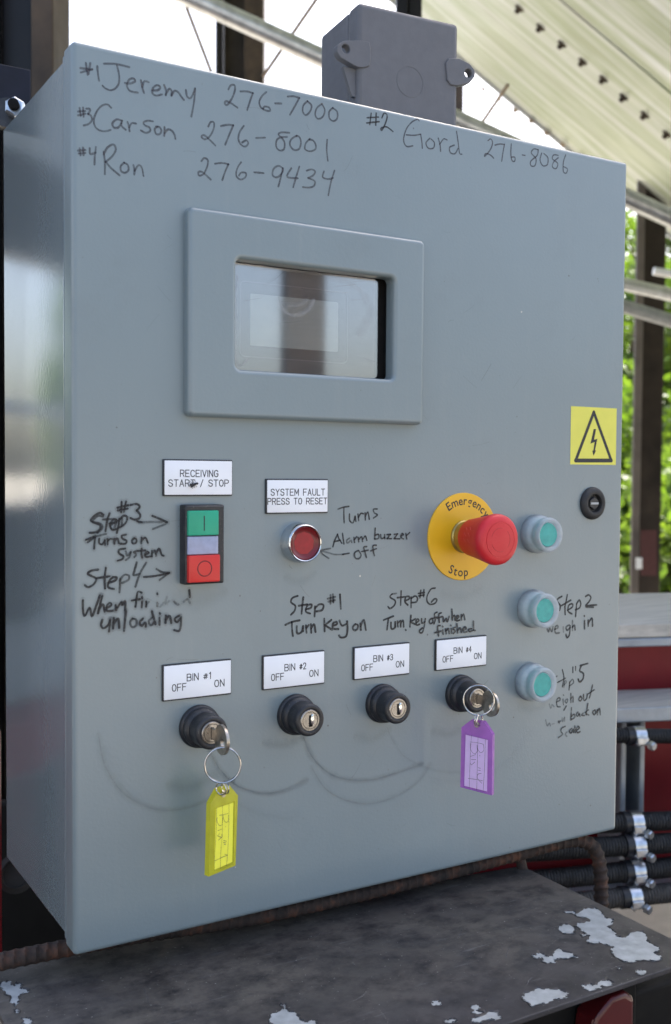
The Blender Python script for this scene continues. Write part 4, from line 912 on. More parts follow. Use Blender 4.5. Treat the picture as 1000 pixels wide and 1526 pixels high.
E1 = [[(400, 88), (440, 75), (475, 70)], [(440, 80), (440, 130), (442, 185)], [(480, 125), (482, 170), (505, 185), (520, 140)], [(520, 140), (525, 175)], [(540, 125), (545, 170)], [(545, 145), (560, 120), (578, 122)], [(590, 115), (592, 165)], [(592, 140), (610, 110), (620, 160)], [(675, 88), (650, 90), (655, 115), (678, 130), (650, 152)],
 [(395, 268), (375, 310), (362, 355)], [(395, 268), (405, 300), (425, 330)], [(370, 320), (415, 310)], [(430, 262), (440, 335)], ([(480, 295), (460, 310), (465, 330), (490, 310), (495, 325)], .6), [(510, 290), (515, 325)], [(515, 305), (530, 285)], [(540, 290), (545, 320)], [(545, 305), (565, 285), (572, 318)], [(575, 300), (592, 280), (602, 310)],
 [(662, 225), (658, 300)], [(660, 275), (685, 268), (685, 295), (660, 302)], [(700, 270), (705, 298), (725, 290)], [(728, 270), (730, 298)], [(745, 270), (770, 268)], [(770, 268), (745, 298)], [(745, 298), (775, 298)], [(795, 268), (820, 265)], [(820, 265), (795, 298)], [(795, 298), (835, 300)], [(845, 280), (862, 270), (850, 262), (842, 285), (860, 300)], [(878, 262), (885, 300)], [(885, 275), (905, 255)],
 [(540, 382), (515, 400), (520, 435), (545, 440), (560, 415), (545, 385)], [(600, 355), (580, 360), (590, 400), (598, 432)], [(565, 390), (610, 380)], [(668, 345), (645, 350), (648, 390), (655, 418)], [(630, 385), (668, 370)],
 [(475, 402), (430, 410)], ([(430, 410), (370, 410), (320, 395), (270, 385)], .5), ([(342, 368), (268, 382)], .8), ([(268, 382), (290, 410), (330, 437)], .7)]
E2 = [[(112, 705), (75, 720), (65, 750), (95, 775), (90, 810), (65, 838)], [(152, 715), (145, 770), (140, 830)], [(120, 775), (180, 765)], [(170, 800), (205, 790), (210, 765), (180, 775), (170, 815), (200, 830)], [(235, 780), (232, 850)], [(238, 790), (265, 765), (295, 770), (285, 805), (245, 815)], ([(345, 700), (345, 760)], .8), ([(362, 695), (365, 750)], .8), ([(325, 725), (378, 712)], .8), ([(330, 745), (375, 735)], .8), [(412, 695), (418, 795)],
 [(25, 910), (70, 890), (125, 878)], [(70, 890), (72, 940), (78, 988)], [(105, 920), (108, 970), (140, 960), (150, 920)], [(150, 920), (150, 955)], [(170, 915), (175, 965)], [(175, 930), (190, 912)], [(205, 905), (208, 965)], [(208, 935), (228, 905), (238, 960)], [(300, 868), (303, 955)], [(350, 875), (305, 912)], [(305, 912), (355, 945)], [(365, 915), (390, 905), (385, 888), (362, 900), (362, 935), (400, 940)], [(408, 880), (425, 915), (455, 905)], [(462, 885), (465, 940), (455, 990), (420, 1000), (405, 985)], [(520, 905), (503, 925), (512, 948), (535, 940), (538, 912), (520, 905)], [(556, 900), (560, 945)], [(558, 920), (580, 875), (595, 945)]]
F1 = [([(168, 80), (135, 85)], .6), [(135, 85), (118, 110), (160, 140), (155, 175), (120, 205), (102, 190)], [(210, 60), (205, 175)], [(178, 115), (240, 108)], [(245, 140), (275, 125), (275, 105), (248, 110), (242, 150), (265, 175)], [(292, 110), (292, 195)], [(295, 120), (325, 100), (345, 120), (335, 150), (300, 155)], [(372, 55), (365, 115)], [(398, 50), (395, 105)], [(352, 80), (402, 72)], [(355, 100), (400, 92)], [(490, 35), (455, 45), (425, 100), (425, 145), (450, 170), (490, 160), (505, 130), (485, 125), (460, 150)],
 [(65, 300), (100, 285), (145, 268)], [(105, 285), (98, 335), (92, 380)], [(125, 320), (128, 370), (155, 365), (160, 315)], [(160, 315), (162, 360)], [(178, 310), (182, 355)], [(182, 325), (195, 310)], [(205, 305), (205, 355)], [(205, 330), (225, 300), (230, 355)], [(245, 380), (248, 383)], [(290, 262), (282, 355)], [(325, 290), (285, 315)], [(285, 315), (325, 335)], [(335, 320), (355, 305), (345, 290), (332, 305), (335, 340), (360, 335)], [(378, 290), (380, 325), (405, 315)], [(408, 290), (400, 350), (385, 400), (365, 405), (362, 385), (385, 365)],
 [(460, 285), (442, 305), (450, 330), (472, 315), (465, 288)], [(505, 235), (485, 250), (490, 300), (480, 330)], [(470, 285), (510, 275)], [(540, 240), (520, 255), (525, 318)], [(505, 285), (550, 270)], [(555, 275), (560, 315), (580, 285), (590, 315), (605, 270)], [(628, 210), (632, 300)], [(632, 280), (650, 260), (655, 300)], [(665, 290), (685, 275), (675, 262), (660, 280), (668, 305), (690, 300)], [(705, 255), (708, 298)], [(708, 275), (725, 250), (735, 295)],
 [(530, 345), (510, 355), (518, 430)], [(488, 405), (540, 390)], [(552, 380), (555, 415)], [(550, 352), (552, 355)], [(575, 375), (580, 412)], [(580, 390), (598, 370), (605, 410)], [(622, 370), (625, 405)], [(618, 343), (620, 346)], [(655, 360), (635, 370), (655, 390), (640, 410)], [(668, 330), (675, 405)], [(675, 385), (695, 365), (705, 400)], [(722, 385), (745, 372), (735, 355), (718, 375), (725, 400), (750, 395)], [(790, 370), (765, 378), (775, 395), (800, 385)], [(805, 310), (808, 380), (820, 385)]]
G1 = [[(300, 120), (265, 140), (255, 165), (285, 205), (280, 250)], [(352, 105), (340, 170), (330, 215), (332, 290)], [(300, 205), (385, 155)], [(355, 250), (400, 220), (400, 190), (365, 205), (360, 260), (395, 285)], [(440, 200), (430, 310)], [(440, 190), (465, 155), (480, 190), (465, 230), (430, 245)], [(525, 120), (555, 105), (575, 130), (560, 165), (525, 210), (560, 205), (630, 200)], ([(530, 220), (600, 222)], .8),
 ([(160, 430), (175, 455), (185, 420), (205, 455), (215, 410)], .6), ([(235, 430), (265, 415), (255, 395), (235, 415), (240, 465), (275, 465)], .6), ([(312, 410), (315, 455)], .4), ([(370, 390), (340, 410), (350, 440), (378, 415)], .7), [(378, 400), (372, 480), (350, 510), (338, 480)], ([(400, 350), (400, 440)], .6), [(400, 410), (420, 390), (425, 435)], [(515, 350), (515, 425)], [(512, 303), (513, 306)], [(550, 345), (550, 400)], [(550, 375), (585, 325), (590, 400)]]
G2 = [([(240, 885), (255, 875)], .7), [(305, 815), (320, 890), (305, 975)], [(260, 935), (335, 895)], ([(320, 960), (345, 930), (330, 920), (320, 980)], .6), [(375, 930), (368, 1005)], ([(375, 935), (400, 905), (412, 935), (380, 965)], .7), [(405, 790), (405, 840)], [(430, 785), (430, 820)], ([(545, 755), (475, 775)], 1, 1.3), ([(485, 775), (470, 825), (505, 850), (500, 900), (470, 930), (455, 905)], 1, 1.4),
 ([(180, 1140), (195, 1180), (205, 1145), (225, 1165)], .35), ([(250, 1120), (285, 1100), (275, 1080), (252, 1100), (255, 1160), (285, 1165)], .75), ([(310, 1095), (315, 1145)], .7), ([(314, 1053), (316, 1056)], .7), ([(350, 1090), (330, 1110), (345, 1130), (355, 1100)], .6), ([(340, 1160), (320, 1195)], .8, 1.3), ([(385, 1040), (385, 1125)], .8), ([(385, 1090), (405, 1065), (405, 1120)], .8), [(475, 1065), (460, 1095), (475, 1110), (490, 1085), (475, 1065)], [(505, 1050), (510, 1105), (535, 1085), (540, 1045)], [(590, 960), (570, 1050), (560, 1080)], [(545, 1045), (605, 1005)],
 ([(145, 1290), (160, 1345), (180, 1320), (190, 1345)], .45), ([(205, 1330), (225, 1325)], .3), ([(265, 1315), (290, 1300), (265, 1300), (275, 1320)], .4), ([(300, 1270), (305, 1310), (325, 1260), (325, 1300)], .45), [(390, 1175), (385, 1285)], [(385, 1260), (415, 1235), (420, 1265), (385, 1290)], [(450, 1215), (435, 1240), (450, 1255), (462, 1225), (470, 1255)], ([(500, 1225), (485, 1245), (510, 1248)], .8), [(545, 1135), (530, 1240)], [(550, 1195), (520, 1220), (553, 1243)], [(610, 1195), (592, 1215), (605, 1240), (622, 1215), (610, 1195)], [(635, 1195), (635, 1240)], [(635, 1215), (655, 1180), (662, 1240)],
 [(330, 1350), (295, 1370), (290, 1400), (305, 1425), (265, 1458)], ([(345, 1405), (330, 1425), (345, 1445)], .5), [(390, 1370), (370, 1395), (385, 1415), (405, 1375), (410, 1410)], [(420, 1345), (425, 1410)], [(440, 1385), (465, 1365), (450, 1350), (435, 1375), (445, 1410), (470, 1400)]]
CA, CB, CC, CD, CE, CF, CG = ((100, 70), 4.0), ((290, 120), 4.1667), ((530, 150), 2.941), ((110, 740), 5.5556), ((420, 740), 4.762), ((560, 870), 5.5556), ((790, 870), 6.3615)
def note(sets, mt, wmm, ink, label, smudge=0):
    if smudge:
        mb = MB()
        for L_, (o_, s_) in sets: strokes(mb, L_, o_, s_, wmm * 3.0, smudge, soft=True)
        obj('smudge', mb, 'smudge', cab, smooth=0)
    mb = MB(); lift = .00006 if smudge else 0
    for L_, (o_, s_) in sets: strokes(mb, L_, o_, s_, wmm, ink, lift=lift)
    obj('handwritten_note', mb, mt, cab, smooth=0, label=label)
note([(A1, CA)], 'ink_grey', .00155, .64, 'faded grey handwritten name after the mark #1')
note([(B1, CB)], 'ink_grey', .00155, .64, 'faded grey handwritten number 276-7000')
note([(A2, CA)], 'ink_grey', .00150, .64, 'faded grey handwritten name after the mark #3')
note([(B2, CB)], 'ink_grey', .00150, .64, 'faded grey handwritten number 276-8001')
note([(A3, CA)], 'ink_grey', .00150, .64, 'faded grey handwritten name after the mark #4')
note([(B3, CB)], 'ink_grey', .00150, .64, 'faded grey handwritten number 276-9434')
note([(C1, CC)], 'ink_black', .00130, .88, 'black marker mark reading #2')
note([(C2[:8], CC)], 'ink_grey', .00120, .80, 'thin grey handwritten name after the mark #2')
note([(C2[8:], CC)], 'ink_grey', .00120, .80, 'thin grey handwritten number 276-8086')
note([(D1, CD)], 'ink_black', .00170, .92, 'black marker note Step #3 with an arrow to the green button', .18)
note([(D2, CD)], 'ink_black', .00155, .97, 'black marker note reading Turns on System', .22)
note([(D3, CD)], 'ink_black', .00170, .92, 'black marker note Step 4 with an arrow to the red button', .15)
note([(D4, CD)], 'ink_black', .00178, .95, 'half rubbed off black marker note reading When finished unloading', .22)
note([(E1, CE)], 'ink_black', .00142, .92, 'black marker note reading Turns Alarm buzzer off with an arrow to the red reset button')
note([(E2, CE)], 'ink_black', .00178, .96, 'black marker note reading Step #1 Turn Key on')
note([(F1, CF)], 'ink_black', .00160, .96, 'black marker note reading Step #6 Turn Key off when finished')
note([(G1, CG)], 'ink_black', .00180, .94, 'black marker note reading Step 2 Weigh in')
note([(G2, CG)], 'ink_black', .00145, .92, 'black marker note reading Step #5 weigh out when back on scale')

# ---- fly on the first label
fc = aty(288, 722, -.0019); fly = thing('fly', fc, 'small dark fly sitting on the RECEIVING label', 'fly')
mb = MB(); ax = V((.96, 0, .28)).normalized(); y_ = V((0, -.0011, 0))
mb.tube([fc - ax * .0030 + y_, fc - ax * .0022 + y_, fc - ax * .0008 + y_, fc + y_, fc + ax * .0010 + y_, fc + ax * .0020 + y_], [.0002, .0008, .0011, .0007, .0010, .0004], 10); obj('body', mb, 'print', fly)
mb = MB(); mb.lathe([(.0007, 0), (.0009, .0006), (.0004, .0013)], fc + ax * .0020 + y_, ax, 10); obj('head', mb, 'print', fly)
for s in (-1, 1):
    mb = MB(); sd_ = V((-.28, 0, .96)); r0 = fc + ax * .0005 + y_ * 1.7; mb.prism([r0, r0 + sd_ * s * .0010 - ax * .0010, r0 + sd_ * s * .0016 - ax * .0034, r0 + sd_ * s * .0006 - ax * .0040], .00006, V((0, -1, 0))); obj('wing', mb, 'engraved' if False else 'rubber', fly)
    for k in (-1, 0, 1):
        mb = MB(); r0 = fc + ax * (.0006 * k + .0003) + y_; mb.tube([r0, r0 + sd_ * s * .0014 + ax * .0006 * k - y_ * .1, r0 + sd_ * s * .0026 + ax * .0012 * k - y_ * .95], .00012, 5); obj('leg', mb, 'print', fly)

# ---- keys, rings and tags
def key_set(cx, cz, ringpx, ring_r, tagspec, mt, paper, label, scr_org, sc, txt, outline, win, inner, ring_n, tagh):
    t = thing('key_with_tag', (cx, -.035, cz), label, 'key', 'keys with plastic tags in the key switches')
    mb = MB(); mb.box((cx - .0009, -.0300, cz - .0040), (cx + .0009, -.0234, cz + .0035)); 
    # bow: rounded plate standing edge-on, hole near its outer end
    loops = []
    for q, thk in ((1.0, .0), (1, 1)): pass
    n = 28; hx = (.0395, -.0010)
    def bowpt(t_): return (.0385 + .0105 * math.cos(t_) * (1 if math.cos(t_) > 0 else .95), -.0012 + .0102 * math.sin(t_))
    out_l = [bowpt(2 * math.pi * k / n) for k in range(n)]; in_l = [(.0420 + .0034 * math.cos(2 * math.pi * k / n), -.0030 + .0034 * math.sin(2 * math.pi * k / n)) for k in range(n)]
    def lp_(L_, x): return [V((cx + x, -a, cz + b_)) for a, b_ in L_]
    hw = .0011
    mb.loft([lp_(in_l, -hw), lp_(out_l, -hw), lp_(out_l, hw), lp_(in_l, hw), lp_(in_l, -hw)])
    obj('key', mb, 'keymetal', t, bevel=.0003)
    rc = onplane(ringpx[0], ringpx[1], V((cx, -.043, cz)), RIGHT.cross(UP)) if False else aty(ringpx[0], ringpx[1], -.0425)
    mb = MB(); nr = ring_n
    mb.ring(rc + nr * .0006, nr, ring_r, .00062); mb.ring(rc - nr * .0006, nr, ring_r, .00062); obj('split_ring', mb, 'wire', t)
    P0, nn, uu = tagspec(rc)
    # tag outline in photo pixels on its own plane
    def tp_(px, py): return onplane(scr_org[0] + px / sc, scr_org[1] + py / sc, P0, nn)
    O = [tp_(*p) for p in outline]
    th = .0042
    cen = sum(O, V((0, 0, 0))) / len(O)
    def shr(L_, f): return [cen + (p - cen) * f for p in L_]
    bk_ = [p - nn * th for p in O]
    mb = MB(); hole = tp_(*win['hole'])
    mb.loft([shr(bk_, .985), shr(bk_, 1.0), O, shr(O, .985)]); 
    # recessed window in the front, full back
    Wn = [tp_(*p) for p in inner]
    mb.f.append(tuple(range(len(O)))[::-1])
    k = len(mb.v) - len(O); o1 = len(mb.v)
    m_in = []
    for p in shr(O, .985):
        m_in.append(p)
    # bridge front outline to the window outline
    mb.v += Wn + [p - nn * .0009 for p in Wn]
    nO, nW = len(O), len(Wn)
    bridge = win['bridge']
    for a in bridge: mb.f.append(tuple((k + i) if s == 'o' else (o1 + i) for s, i in a))
    for i in range(nW): mb.f.append((o1 + i, o1 + (i + 1) % nW, o1 + nW + (i + 1) % nW, o1 + nW + i))
    mb.f.append(tuple(o1 + nW + i for i in range(nW)))
    tg = obj('tag_holder', mb, mt, t, smooth=20)
    ctr = sum(Wn, V((0, 0, 0))) / nW
    mb = MB(); pw = [ctr + (p - ctr) * .95 - nn * .0008 for p in Wn]; mb.prism(pw, .00015, nn); obj('paper_insert', mb, paper, tg, smooth=0)
    mb = MB()
    vv = nn.cross(uu).normalized()
    if vv.z < 0: vv = -vv
    for q, st_ in enumerate(txt):
        thin = 1
        if isinstance(st_, tuple): st_, thin = st_
        P = []
        for a in st_:
            d = tp_(*a) - P0; P.append((d.dot(uu), d.dot(vv)))
        ribbon(mb, P, .00042 * thin, lambda x, z, l: P0 + uu * x + vv * z + nn * (-.00055 + l * 2), .8, h0=q * 1e-5, step=.001)
    obj('tag_writing', mb, 'pencil', tg, smooth=0)
    # small link through the hole
    mb = MB(); rb_ = rc - ZV * ring_r; lk_c = (rb_ + hole) * .5 + nn * .0; 
    dl = min(.0042, (rb_ - hole).length / 2 + .0008)
    for s in (-.5, .5):
        mb.ring(lk_c + uu * s * .0032 + nn * (.0005 * s), (uu + nn * .35 * s).normalized(), dl, .00055, 28, 7)
    obj('link', mb, 'wire', t)
    mb = MB(); mb.lathe([(.0023, -th - .0001), (.0023, .0004)], hole, nn, 18); obj('eyelet', mb, 'blackhole' if False else 'keymetal', tg)
def yawvec(a): a = math.radians(a); return V((math.cos(a), math.sin(a), 0))
def tspec(a, dy):
    def f(rc):
        u_ = yawvec(a); n_ = V((u_.y, -u_.x, 0)); return rc + V((0, dy, -.03)), n_, u_
    return f
brid = [[('o', 0), ('o', 1), ('w', 1), ('w', 0)], [('o', 1), ('o', 2), ('w', 1)], [('o', 2), ('o', 3), ('w', 2), ('w', 1)], [('o', 3), ('o', 4), ('w', 3), ('w', 2)], [('o', 4), ('o', 5), ('w', 0), ('w', 3)], [('o', 5), ('o', 0), ('w', 0)]]
ring_n1 = V((CP.x - .1, CP.y, 0)).normalized()
# yellow tag (crop 240,1040, scale 5.45)
ytxt = [([(457, 895), (452, 1100), (440, 1290), (438, 1405)], .8), ([(503, 880), (502, 1100), (490, 1250), (486, 1390)], .8), ([(556, 860), (556, 1000), (546, 1250), (535, 1370)], .8),
        [(548, 940), (510, 950), (478, 955)], [(552, 955), (550, 1000), (530, 1012), (512, 985), (508, 952)], [(505, 975), (500, 1030), (475, 1035), (458, 1000), (460, 975)],
        [(527, 1045), (529, 1048)], [(500, 1065), (465, 1080)], [(480, 1100), (470, 1115)], [(495, 1112), (500, 1128), (470, 1155)], [(460, 1120), (495, 1135)], [(510, 1160), (535, 1165)], [(508, 1175), (532, 1180)], [(515, 1190), (528, 1194)],
        [(440, 1325), (490, 1300), (540, 1278)], [(540, 1278), (520, 1270)]]
key_set(.0893, .1443, (332, 1140), .0119, tspec(19, .006), 'tagyellow', 'paper_y', 'key in the BIN #1 switch hanging a yellow plastic tag from its ring', (240, 1040), 5.45, ytxt,
        [(468, 742), (560, 714), (625, 792), (606, 1362), (388, 1452), (403, 862)], {'hole': (508, 778), 'bridge': brid}, [(447, 888), (598, 838), (588, 1345), (430, 1415)], ring_n1, 0)
ptxt = [([(722, 590), (716, 700), (710, 880)], .8), ([(757, 600), (754, 720), (750, 890)], .8), ([(796, 615), (792, 760), (784, 900)], .8), [(785, 640), (750, 632), (715, 628)], [(785, 640), (788, 672), (770, 685), (752, 660)], [(752, 645), (752, 680), (735, 690), (718, 668), (716, 635)],
        [(766, 700), (768, 702)], [(745, 695), (718, 705)], [(722, 722), (745, 722)], [(740, 735), (722, 750), (716, 740)], [(758, 765), (770, 768)], [(757, 778), (770, 780)], [(775, 795), (757, 800), (755, 822), (778, 848)], [(705, 822), (750, 828), (782, 835)]]
ring_n2 = V((CP.x - .32, CP.y, 0)).normalized()
key_set(.3195, .1440, (713.3, 1043.5), .0117, tspec(-62, .002), 'tagpurple', 'paper_p', 'key in the BIN #4 switch hanging a purple plastic tag from its ring', (500, 930), 3.5714, ptxt,
        [(722, 510), (790, 520), (836, 590), (832, 912), (664, 868), (670, 550)], {'hole': (752, 535), 'bridge': brid}, [(688, 582), (812, 612), (808, 900), (680, 868)], ring_n2, 0)

# ------------------------------------------------------------------ junction box on top
JU = V((.996, -.0893, 0)).normalized(); JV = V((-JU.y, JU.x, 0)); JA = (JU, JV, ZV)
jt = aty(535, 3, .06); jo = V((jt.x, .06, 0)); JW, JD, JZ = .0950, .074, jt.z
jb = thing('junction_box', (jo.x + .045, .09, .6), 'dark grey plastic junction box with two screw lugs on top of the cabinet', 'junction box')
b = MB(); b.box((0, .020, .6), (JW, JD, JZ), JA, jo); obj('box_body', b, 'jbox', jb, bevel=.0035)
b = MB(); b.box((-.0006, 0, .6), (JW + .0006, .0192, JZ + .0006), JA, jo); lid = obj('lid', b, 'jbox', jb, bevel=.004)
def jp(px, py, d=0):
    P0 = jo - JV * d; p = onplane(px, py, P0, JV); q = p - jo; return q.dot(JU), p.z
def lug(out_, hole, label):
    O = [jp(*p, .0015) for p in out_]; hc = jp(*hole, .0015); n = 30
    # resample outline to n points around the hole
    def seg(th):
        d = (math.cos(th), math.sin(th)); best = None
        for i in range(len(O)):
            a, b_ = O[i], O[(i + 1) % len(O)]
            ax_, az = a[0] - hc[0], a[1] - hc[1]; bx_, bz_ = b_[0] - hc[0], b_[1] - hc[1]
            ex, ez = bx_ - ax_, bz_ - az; den = d[0] * ez - d[1] * ex
            if abs(den) < 1e-12: continue
            t_ = (ax_ * ez - az * ex) / den; s_ = (ax_ * d[1] - az * d[0]) / den
            if t_ > 0 and -1e-6 <= s_ <= 1 + 1e-6 and (best is None or t_ > best): best = t_
        return (hc[0] + d[0] * best, hc[1] + d[1] * best)
    ol = [seg(2 * math.pi * k / n) for k in range(n)]; il = [(hc[0] + .0036 * math.cos(2 * math.pi * k / n), hc[1] + .0036 * math.sin(2 * math.pi * k / n)) for k in range(n)]
    def L3(L_, d): return [jo + JU * x - JV * d + ZV * z for x, z in L_]
    mb = MB(); mb.loft([L3(il, -.006), L3(ol, -.006), L3(ol, .0015), L3(il, .0015), L3(il, -.006)]); obj('screw_lug', mb, 'jbox', jb, bevel=.0008)
# crop (450,0) scale 1.818
def k2(L_): return [(450 + a / 1.818, b_ / 1.818) for a, b_ in L_]
lug(k2([(112, 110), (180, 108), (187, 118), (187, 175), (180, 184), (150, 182), (104, 155), (95, 140), (95, 122)]), k2([(119, 132)])[0], '')
lug(k2([(390, 165), (400, 155), (425, 158), (455, 172), (469, 190), (469, 207), (455, 225), (420, 232), (395, 228)]), k2([(451, 198)])[0], '')
# ribs below the lugs, knockout ring on the lid
b = MB(); cx_, cz_ = jp(611, 122, .0001); cc = jo + JU * cx_ + ZV * cz_ - JV * .0001
b.ring(cc, -JV, .0125, .00014, 48, 6); obj('knockout_ring', b, 'jbox', lid)
e1, e2, e3 = jp(500, 136), jp(532, 100), jp(502, 104)
b = MB(); b.prism([jo + JU * (-.0035) + ZV * e1[1] + JV * .004, jo + JU * (-.0006) + ZV * e1[1] + JV * .004, jo + JU * (-.0006) + ZV * e2[1] + JV * .004, jo + JU * (-.012) + ZV * e2[1] + JV * .004], .004, JV); obj('lug_rib', b, 'jbox', jb)
for zz in (.62,):
    b = MB(); b.lathe([(.011, 0), (.011, .02), (.009, .022)], jo + JU * .047 + JV * .045 + ZV * .5995, ZV, 24); obj('conduit_nipple', b, 'galv', jb)

# ------------------------------------------------------------------ shelf, peeled paint, rebar
SZ = -.024
def s3(px, py): return atz(px, py, SZ)
shelf = thing('steel_shelf', (.18, -.08, SZ), 'worn black painted steel shelf with peeling paint patches under the cabinet', 'shelf')
br_ = s3(780, 1291); fr_ = s3(1052, 1424); 
poly = [V((-.050, fr_.y, SZ)), V((fr_.x + .0005, fr_.y, SZ)), V((br_.x, br_.y + .002, SZ)), V((.02, .075, SZ)), V((-.049, .075, SZ))]
b = MB(); b.prism([p - ZV * .004 for p in poly], .004, ZV); b_o = obj('plate', b, 'shelf', shelf, bevel=.0008)
b = MB(); b.box((poly[0].x, poly[0].y + .0002, SZ - .03), (poly[1].x - .001, poly[0].y + .0032, SZ - .0042)); 
def patch(L_, org, sc, seed):
    r = random.Random(seed); P = [s3(org[0] + a / sc, org[1] + b_ / sc) for a, b_ in L_]; Q = []
    n = len(P)
    for _ in range(2):                      # fractal torn edge
        Z_ = []
        for i in range(len(P)):
            a, b_ = P[i], P[(i + 1) % len(P)]; d = b_ - a; m_ = (a + b_) * .5 + V((-d.y, d.x, 0)) * r.uniform(-.22, .22); Z_ += [a, m_]
        P = Z_
    n = len(P)
    for i in range(n):
        a, b_ = P[i], P[(i + 1) % n]; d = b_ - a; k = max(1, int(d.length / .0022)); pr_ = V((-d.y, d.x, 0)).normalized() if d.length > 0 else V((0, 0, 0))
        for j in range(k): Q.append(a + d * j / k + pr_ * (r.uniform(-.0007, .0007) if j else r.uniform(-.0003, .0003)))
    mb = MB(); cen = sum(Q, V((0, 0, 0))) / len(Q)
    mb.v = [V((p.x, p.y, SZ + .00012)) for p in Q]; mb.f = [tuple(range(len(Q)))]
    obj('bare_patch', mb, 'bare', shelf, smooth=0)
    pm = MB(); k_ = len(Q); pm.v = []                 # thin rim of primer and rust round the bare metal
    for i in range(k_):
        t_ = (Q[(i + 1) % k_] - Q[i - 1]); o_ = V((t_.y, -t_.x, 0)); o_ = o_.normalized() if o_.length > 0 else V((0, 0, 0))
        pm.v += [V((Q[i].x, Q[i].y, SZ + .00008)) - o_ * .0002, V((Q[i].x, Q[i].y, SZ + .00008)) + o_ * r.uniform(.0002, .0012)]
    pm.f = [(2 * i, 2 * i + 1, (2 * i + 3) % (2 * k_), (2 * i + 2) % (2 * k_)) for i in range(k_)]
    obj('primer_rim', pm, 'primer', shelf, smooth=0)
    fl = MB()                               # lifted rim of paint round the bare metal
    for i in range(len(Q)):
        a, b_ = Q[i], Q[(i + 1) % len(Q)]; d = b_ - a
        if d.length < 1e-5: continue
        o_ = V((d.y, -d.x, 0)).normalized()
        if r.random() < .7:
            w_ = r.uniform(.0003, .0016); h_ = r.uniform(.0002, .0011)
            z1 = V((0, 0, .00016)); zz_ = V((0, 0, h_ + .0002))
            fl.add([a + z1 + o_ * w_, b_ + z1 + o_ * w_, b_ + zz_ - o_ * w_ * .2, a + zz_ * .8 - o_ * w_ * .2], [(0, 1, 2, 3)])
    fo = obj('paint_flake', fl, 'flake', shelf, smooth=0); fo['kind'] = 'stuff'
K = ((700, 1050), 3.207); K5 = ((400, 1220), 1.6667); K4 = ((0, 1250), 2.5)
patches = [([(445, 992), (490, 985), (510, 1000), (545, 975), (600, 968), (630, 990), (650, 1020), (690, 1030), (685, 1050), (660, 1060), (690, 1085), (700, 1110), (745, 1115), (760, 1092), (830, 1085), (850, 1120), (880, 1150), (910, 1170), (885, 1185), (920, 1215), (860, 1225), (800, 1225), (770, 1235), (720, 1220), (680, 1190), (675, 1165), (690, 1160), (650, 1150), (620, 1135), (590, 1145), (555, 1130), (575, 1105), (540, 1085), (500, 1060), (520, 1045), (575, 1035), (560, 1020), (510, 1015), (495, 1000)], K),
 ([(420, 1065), (430, 1050), (480, 1055), (510, 1080), (500, 1095), (450, 1095), (425, 1080)], K), ([(525, 1100), (545, 1097), (562, 1108), (540, 1113)], K),
 ([(297, 1200), (330, 1185), (355, 1195), (370, 1205), (395, 1200), (415, 1170), (430, 1158), (445, 1180), (500, 1195), (520, 1210), (470, 1215), (430, 1215), (400, 1225), (420, 1235), (370, 1238), (340, 1225), (345, 1212), (310, 1213)], K),
 ([(538, 1340), (570, 1335), (600, 1340), (620, 1325), (655, 1303), (680, 1325), (690, 1335), (640, 1345), (610, 1360), (570, 1370), (540, 1358)], K), ([(790, 1272), (820, 1265), (845, 1278), (820, 1295), (800, 1288)], K),
 ([(250, 1395), (300, 1370), (340, 1355), (420, 1360), (480, 1375), (470, 1400), (420, 1410), (380, 1420), (330, 1435), (300, 1448), (280, 1425), (255, 1415)], K), ([(5, 1440), (40, 1428), (55, 1450), (30, 1462), (75, 1468), (40, 1480), (5, 1475)], K), ([(10, 1500), (60, 1485), (140, 1468), (158, 1495), (120, 1510), (60, 1522), (20, 1522)], K), ([(705, 1258), (730, 1257), (728, 1266), (708, 1266)], K),
 ([(5, 535), (40, 530), (55, 550), (60, 535), (80, 540), (78, 555), (110, 570), (75, 580), (78, 600), (60, 625), (35, 610), (15, 570)], K4), ([(50, 635), (75, 638), (70, 650), (52, 645)], K4), ([(78, 670), (110, 668), (122, 688), (100, 700), (80, 690)], K4), ([(405, 452), (425, 450), (430, 462), (410, 465)], K5), ([(435, 498), (460, 496), (470, 505), (440, 508)], K5), ([(5, 495), (30, 478), (28, 462), (45, 462), (50, 480), (80, 500), (120, 500), (115, 520), (10, 520)], K5)]
for i, (L_, (o_, s_)) in enumerate(patches): patch(L_, o_, s_, i)
mb = MB(); r = random.Random(9)              # scratches
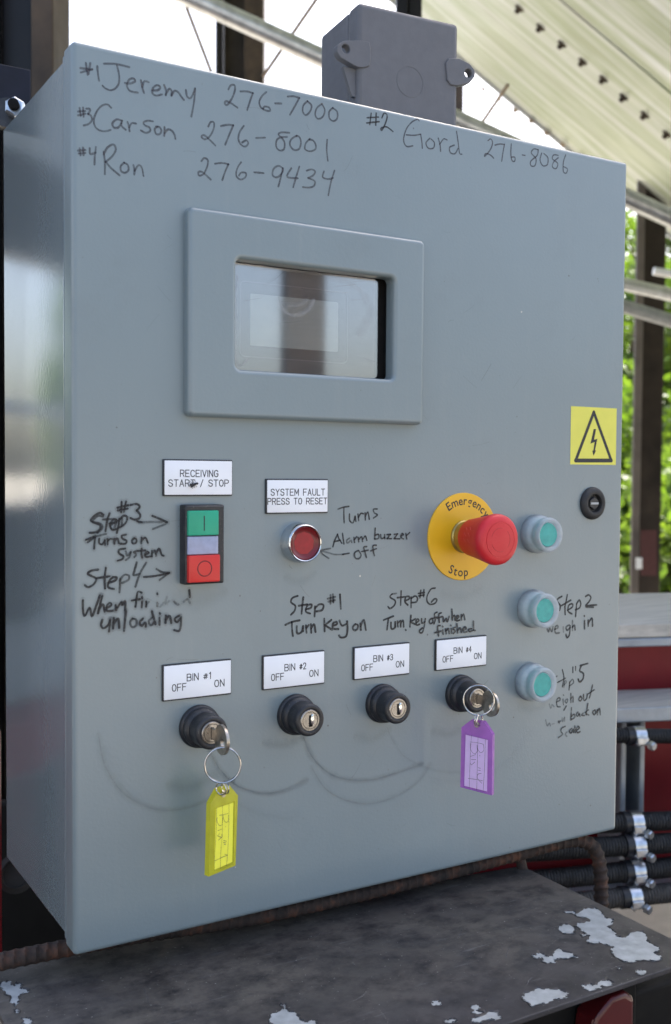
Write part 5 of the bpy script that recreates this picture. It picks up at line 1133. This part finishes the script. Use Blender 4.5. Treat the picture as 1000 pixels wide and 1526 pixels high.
for _ in range(46):
    x, y = r.uniform(.0, .37), r.uniform(-.17, .0); a = r.gauss(.5, .5); l = r.uniform(.003, .022)
    ribbon(mb, [(x, y), (x + math.cos(a) * l * .5, y + math.sin(a) * l * .5 + r.uniform(-.001, .001)), (x + math.cos(a) * l, y + math.sin(a) * l)], r.uniform(.0002, .0005), lambda px, py, l_: V((px, py, SZ + .0001 + l_)), r.uniform(.15, .55), step=.001)
M['scratch'] = ink_mat('pale scratch', (.32, .32, .32), .5); so_ = obj('scratch', mb, 'scratch', shelf, smooth=0); so_['kind'] = 'stuff'

def rebar_rf(s, th):
    w_ = max(0, math.sin(2 * math.pi * (s / .0074) + (1.9 * math.sin(th)))) ** .8
    rib = .0011 * w_ * abs(math.sin(th + .5)) ** .3
    long = .0006 * max(0, math.cos(2 * th + math.pi)) ** 6
    return .0058 + max(rib * 1.3, long)
ctrl = [(-.17, .050, -.0135), (-.02, .044, -.0125), (.06, .036, -.0120), (.15, .021, -.0115), (.28, .018, -.0115), (.40, .021, -.0105), (.455, .018, -.0080), (.478, .014, -.0120), (.488, .011, -.0250), (.490, .008, -.0500), (.488, .006, -.0900), (.487, .006, -.1300)]
path = []
for i in range(len(ctrl) - 1):
    E_ = [V(ctrl[max(i - 1, 0)]), V(ctrl[i]), V(ctrl[i + 1]), V(ctrl[min(i + 2, len(ctrl) - 1)])]
    k = max(3, int((E_[2] - E_[1]).length / .0013))
    for j in range(k):
        t_ = j / k; path.append(.5 * (2 * E_[1] + (E_[2] - E_[0]) * t_ + (2 * E_[0] - 5 * E_[1] + 4 * E_[2] - E_[3]) * t_ ** 2 + (3 * E_[1] - E_[0] - 3 * E_[2] + E_[3]) * t_ ** 3))
b = MB(); b.tube(path, .0058, 14, rf=rebar_rf)
rbar = obj('bent_rebar', b, 'rust'); tag(rbar, 'rusty ribbed reinforcing bar running under the cabinet and bent down at right', 'rebar')
b = MB(); b.tube([V((.405, .022, -.012)), V((.407, .020, -.028)), V((.407, .020, -.05))], [.004, .005, .005], 12)
tag(obj('welded_stub', b, 'rust'), 'short rusty stub welded to the bar at the back corner of the shelf', 'stub')
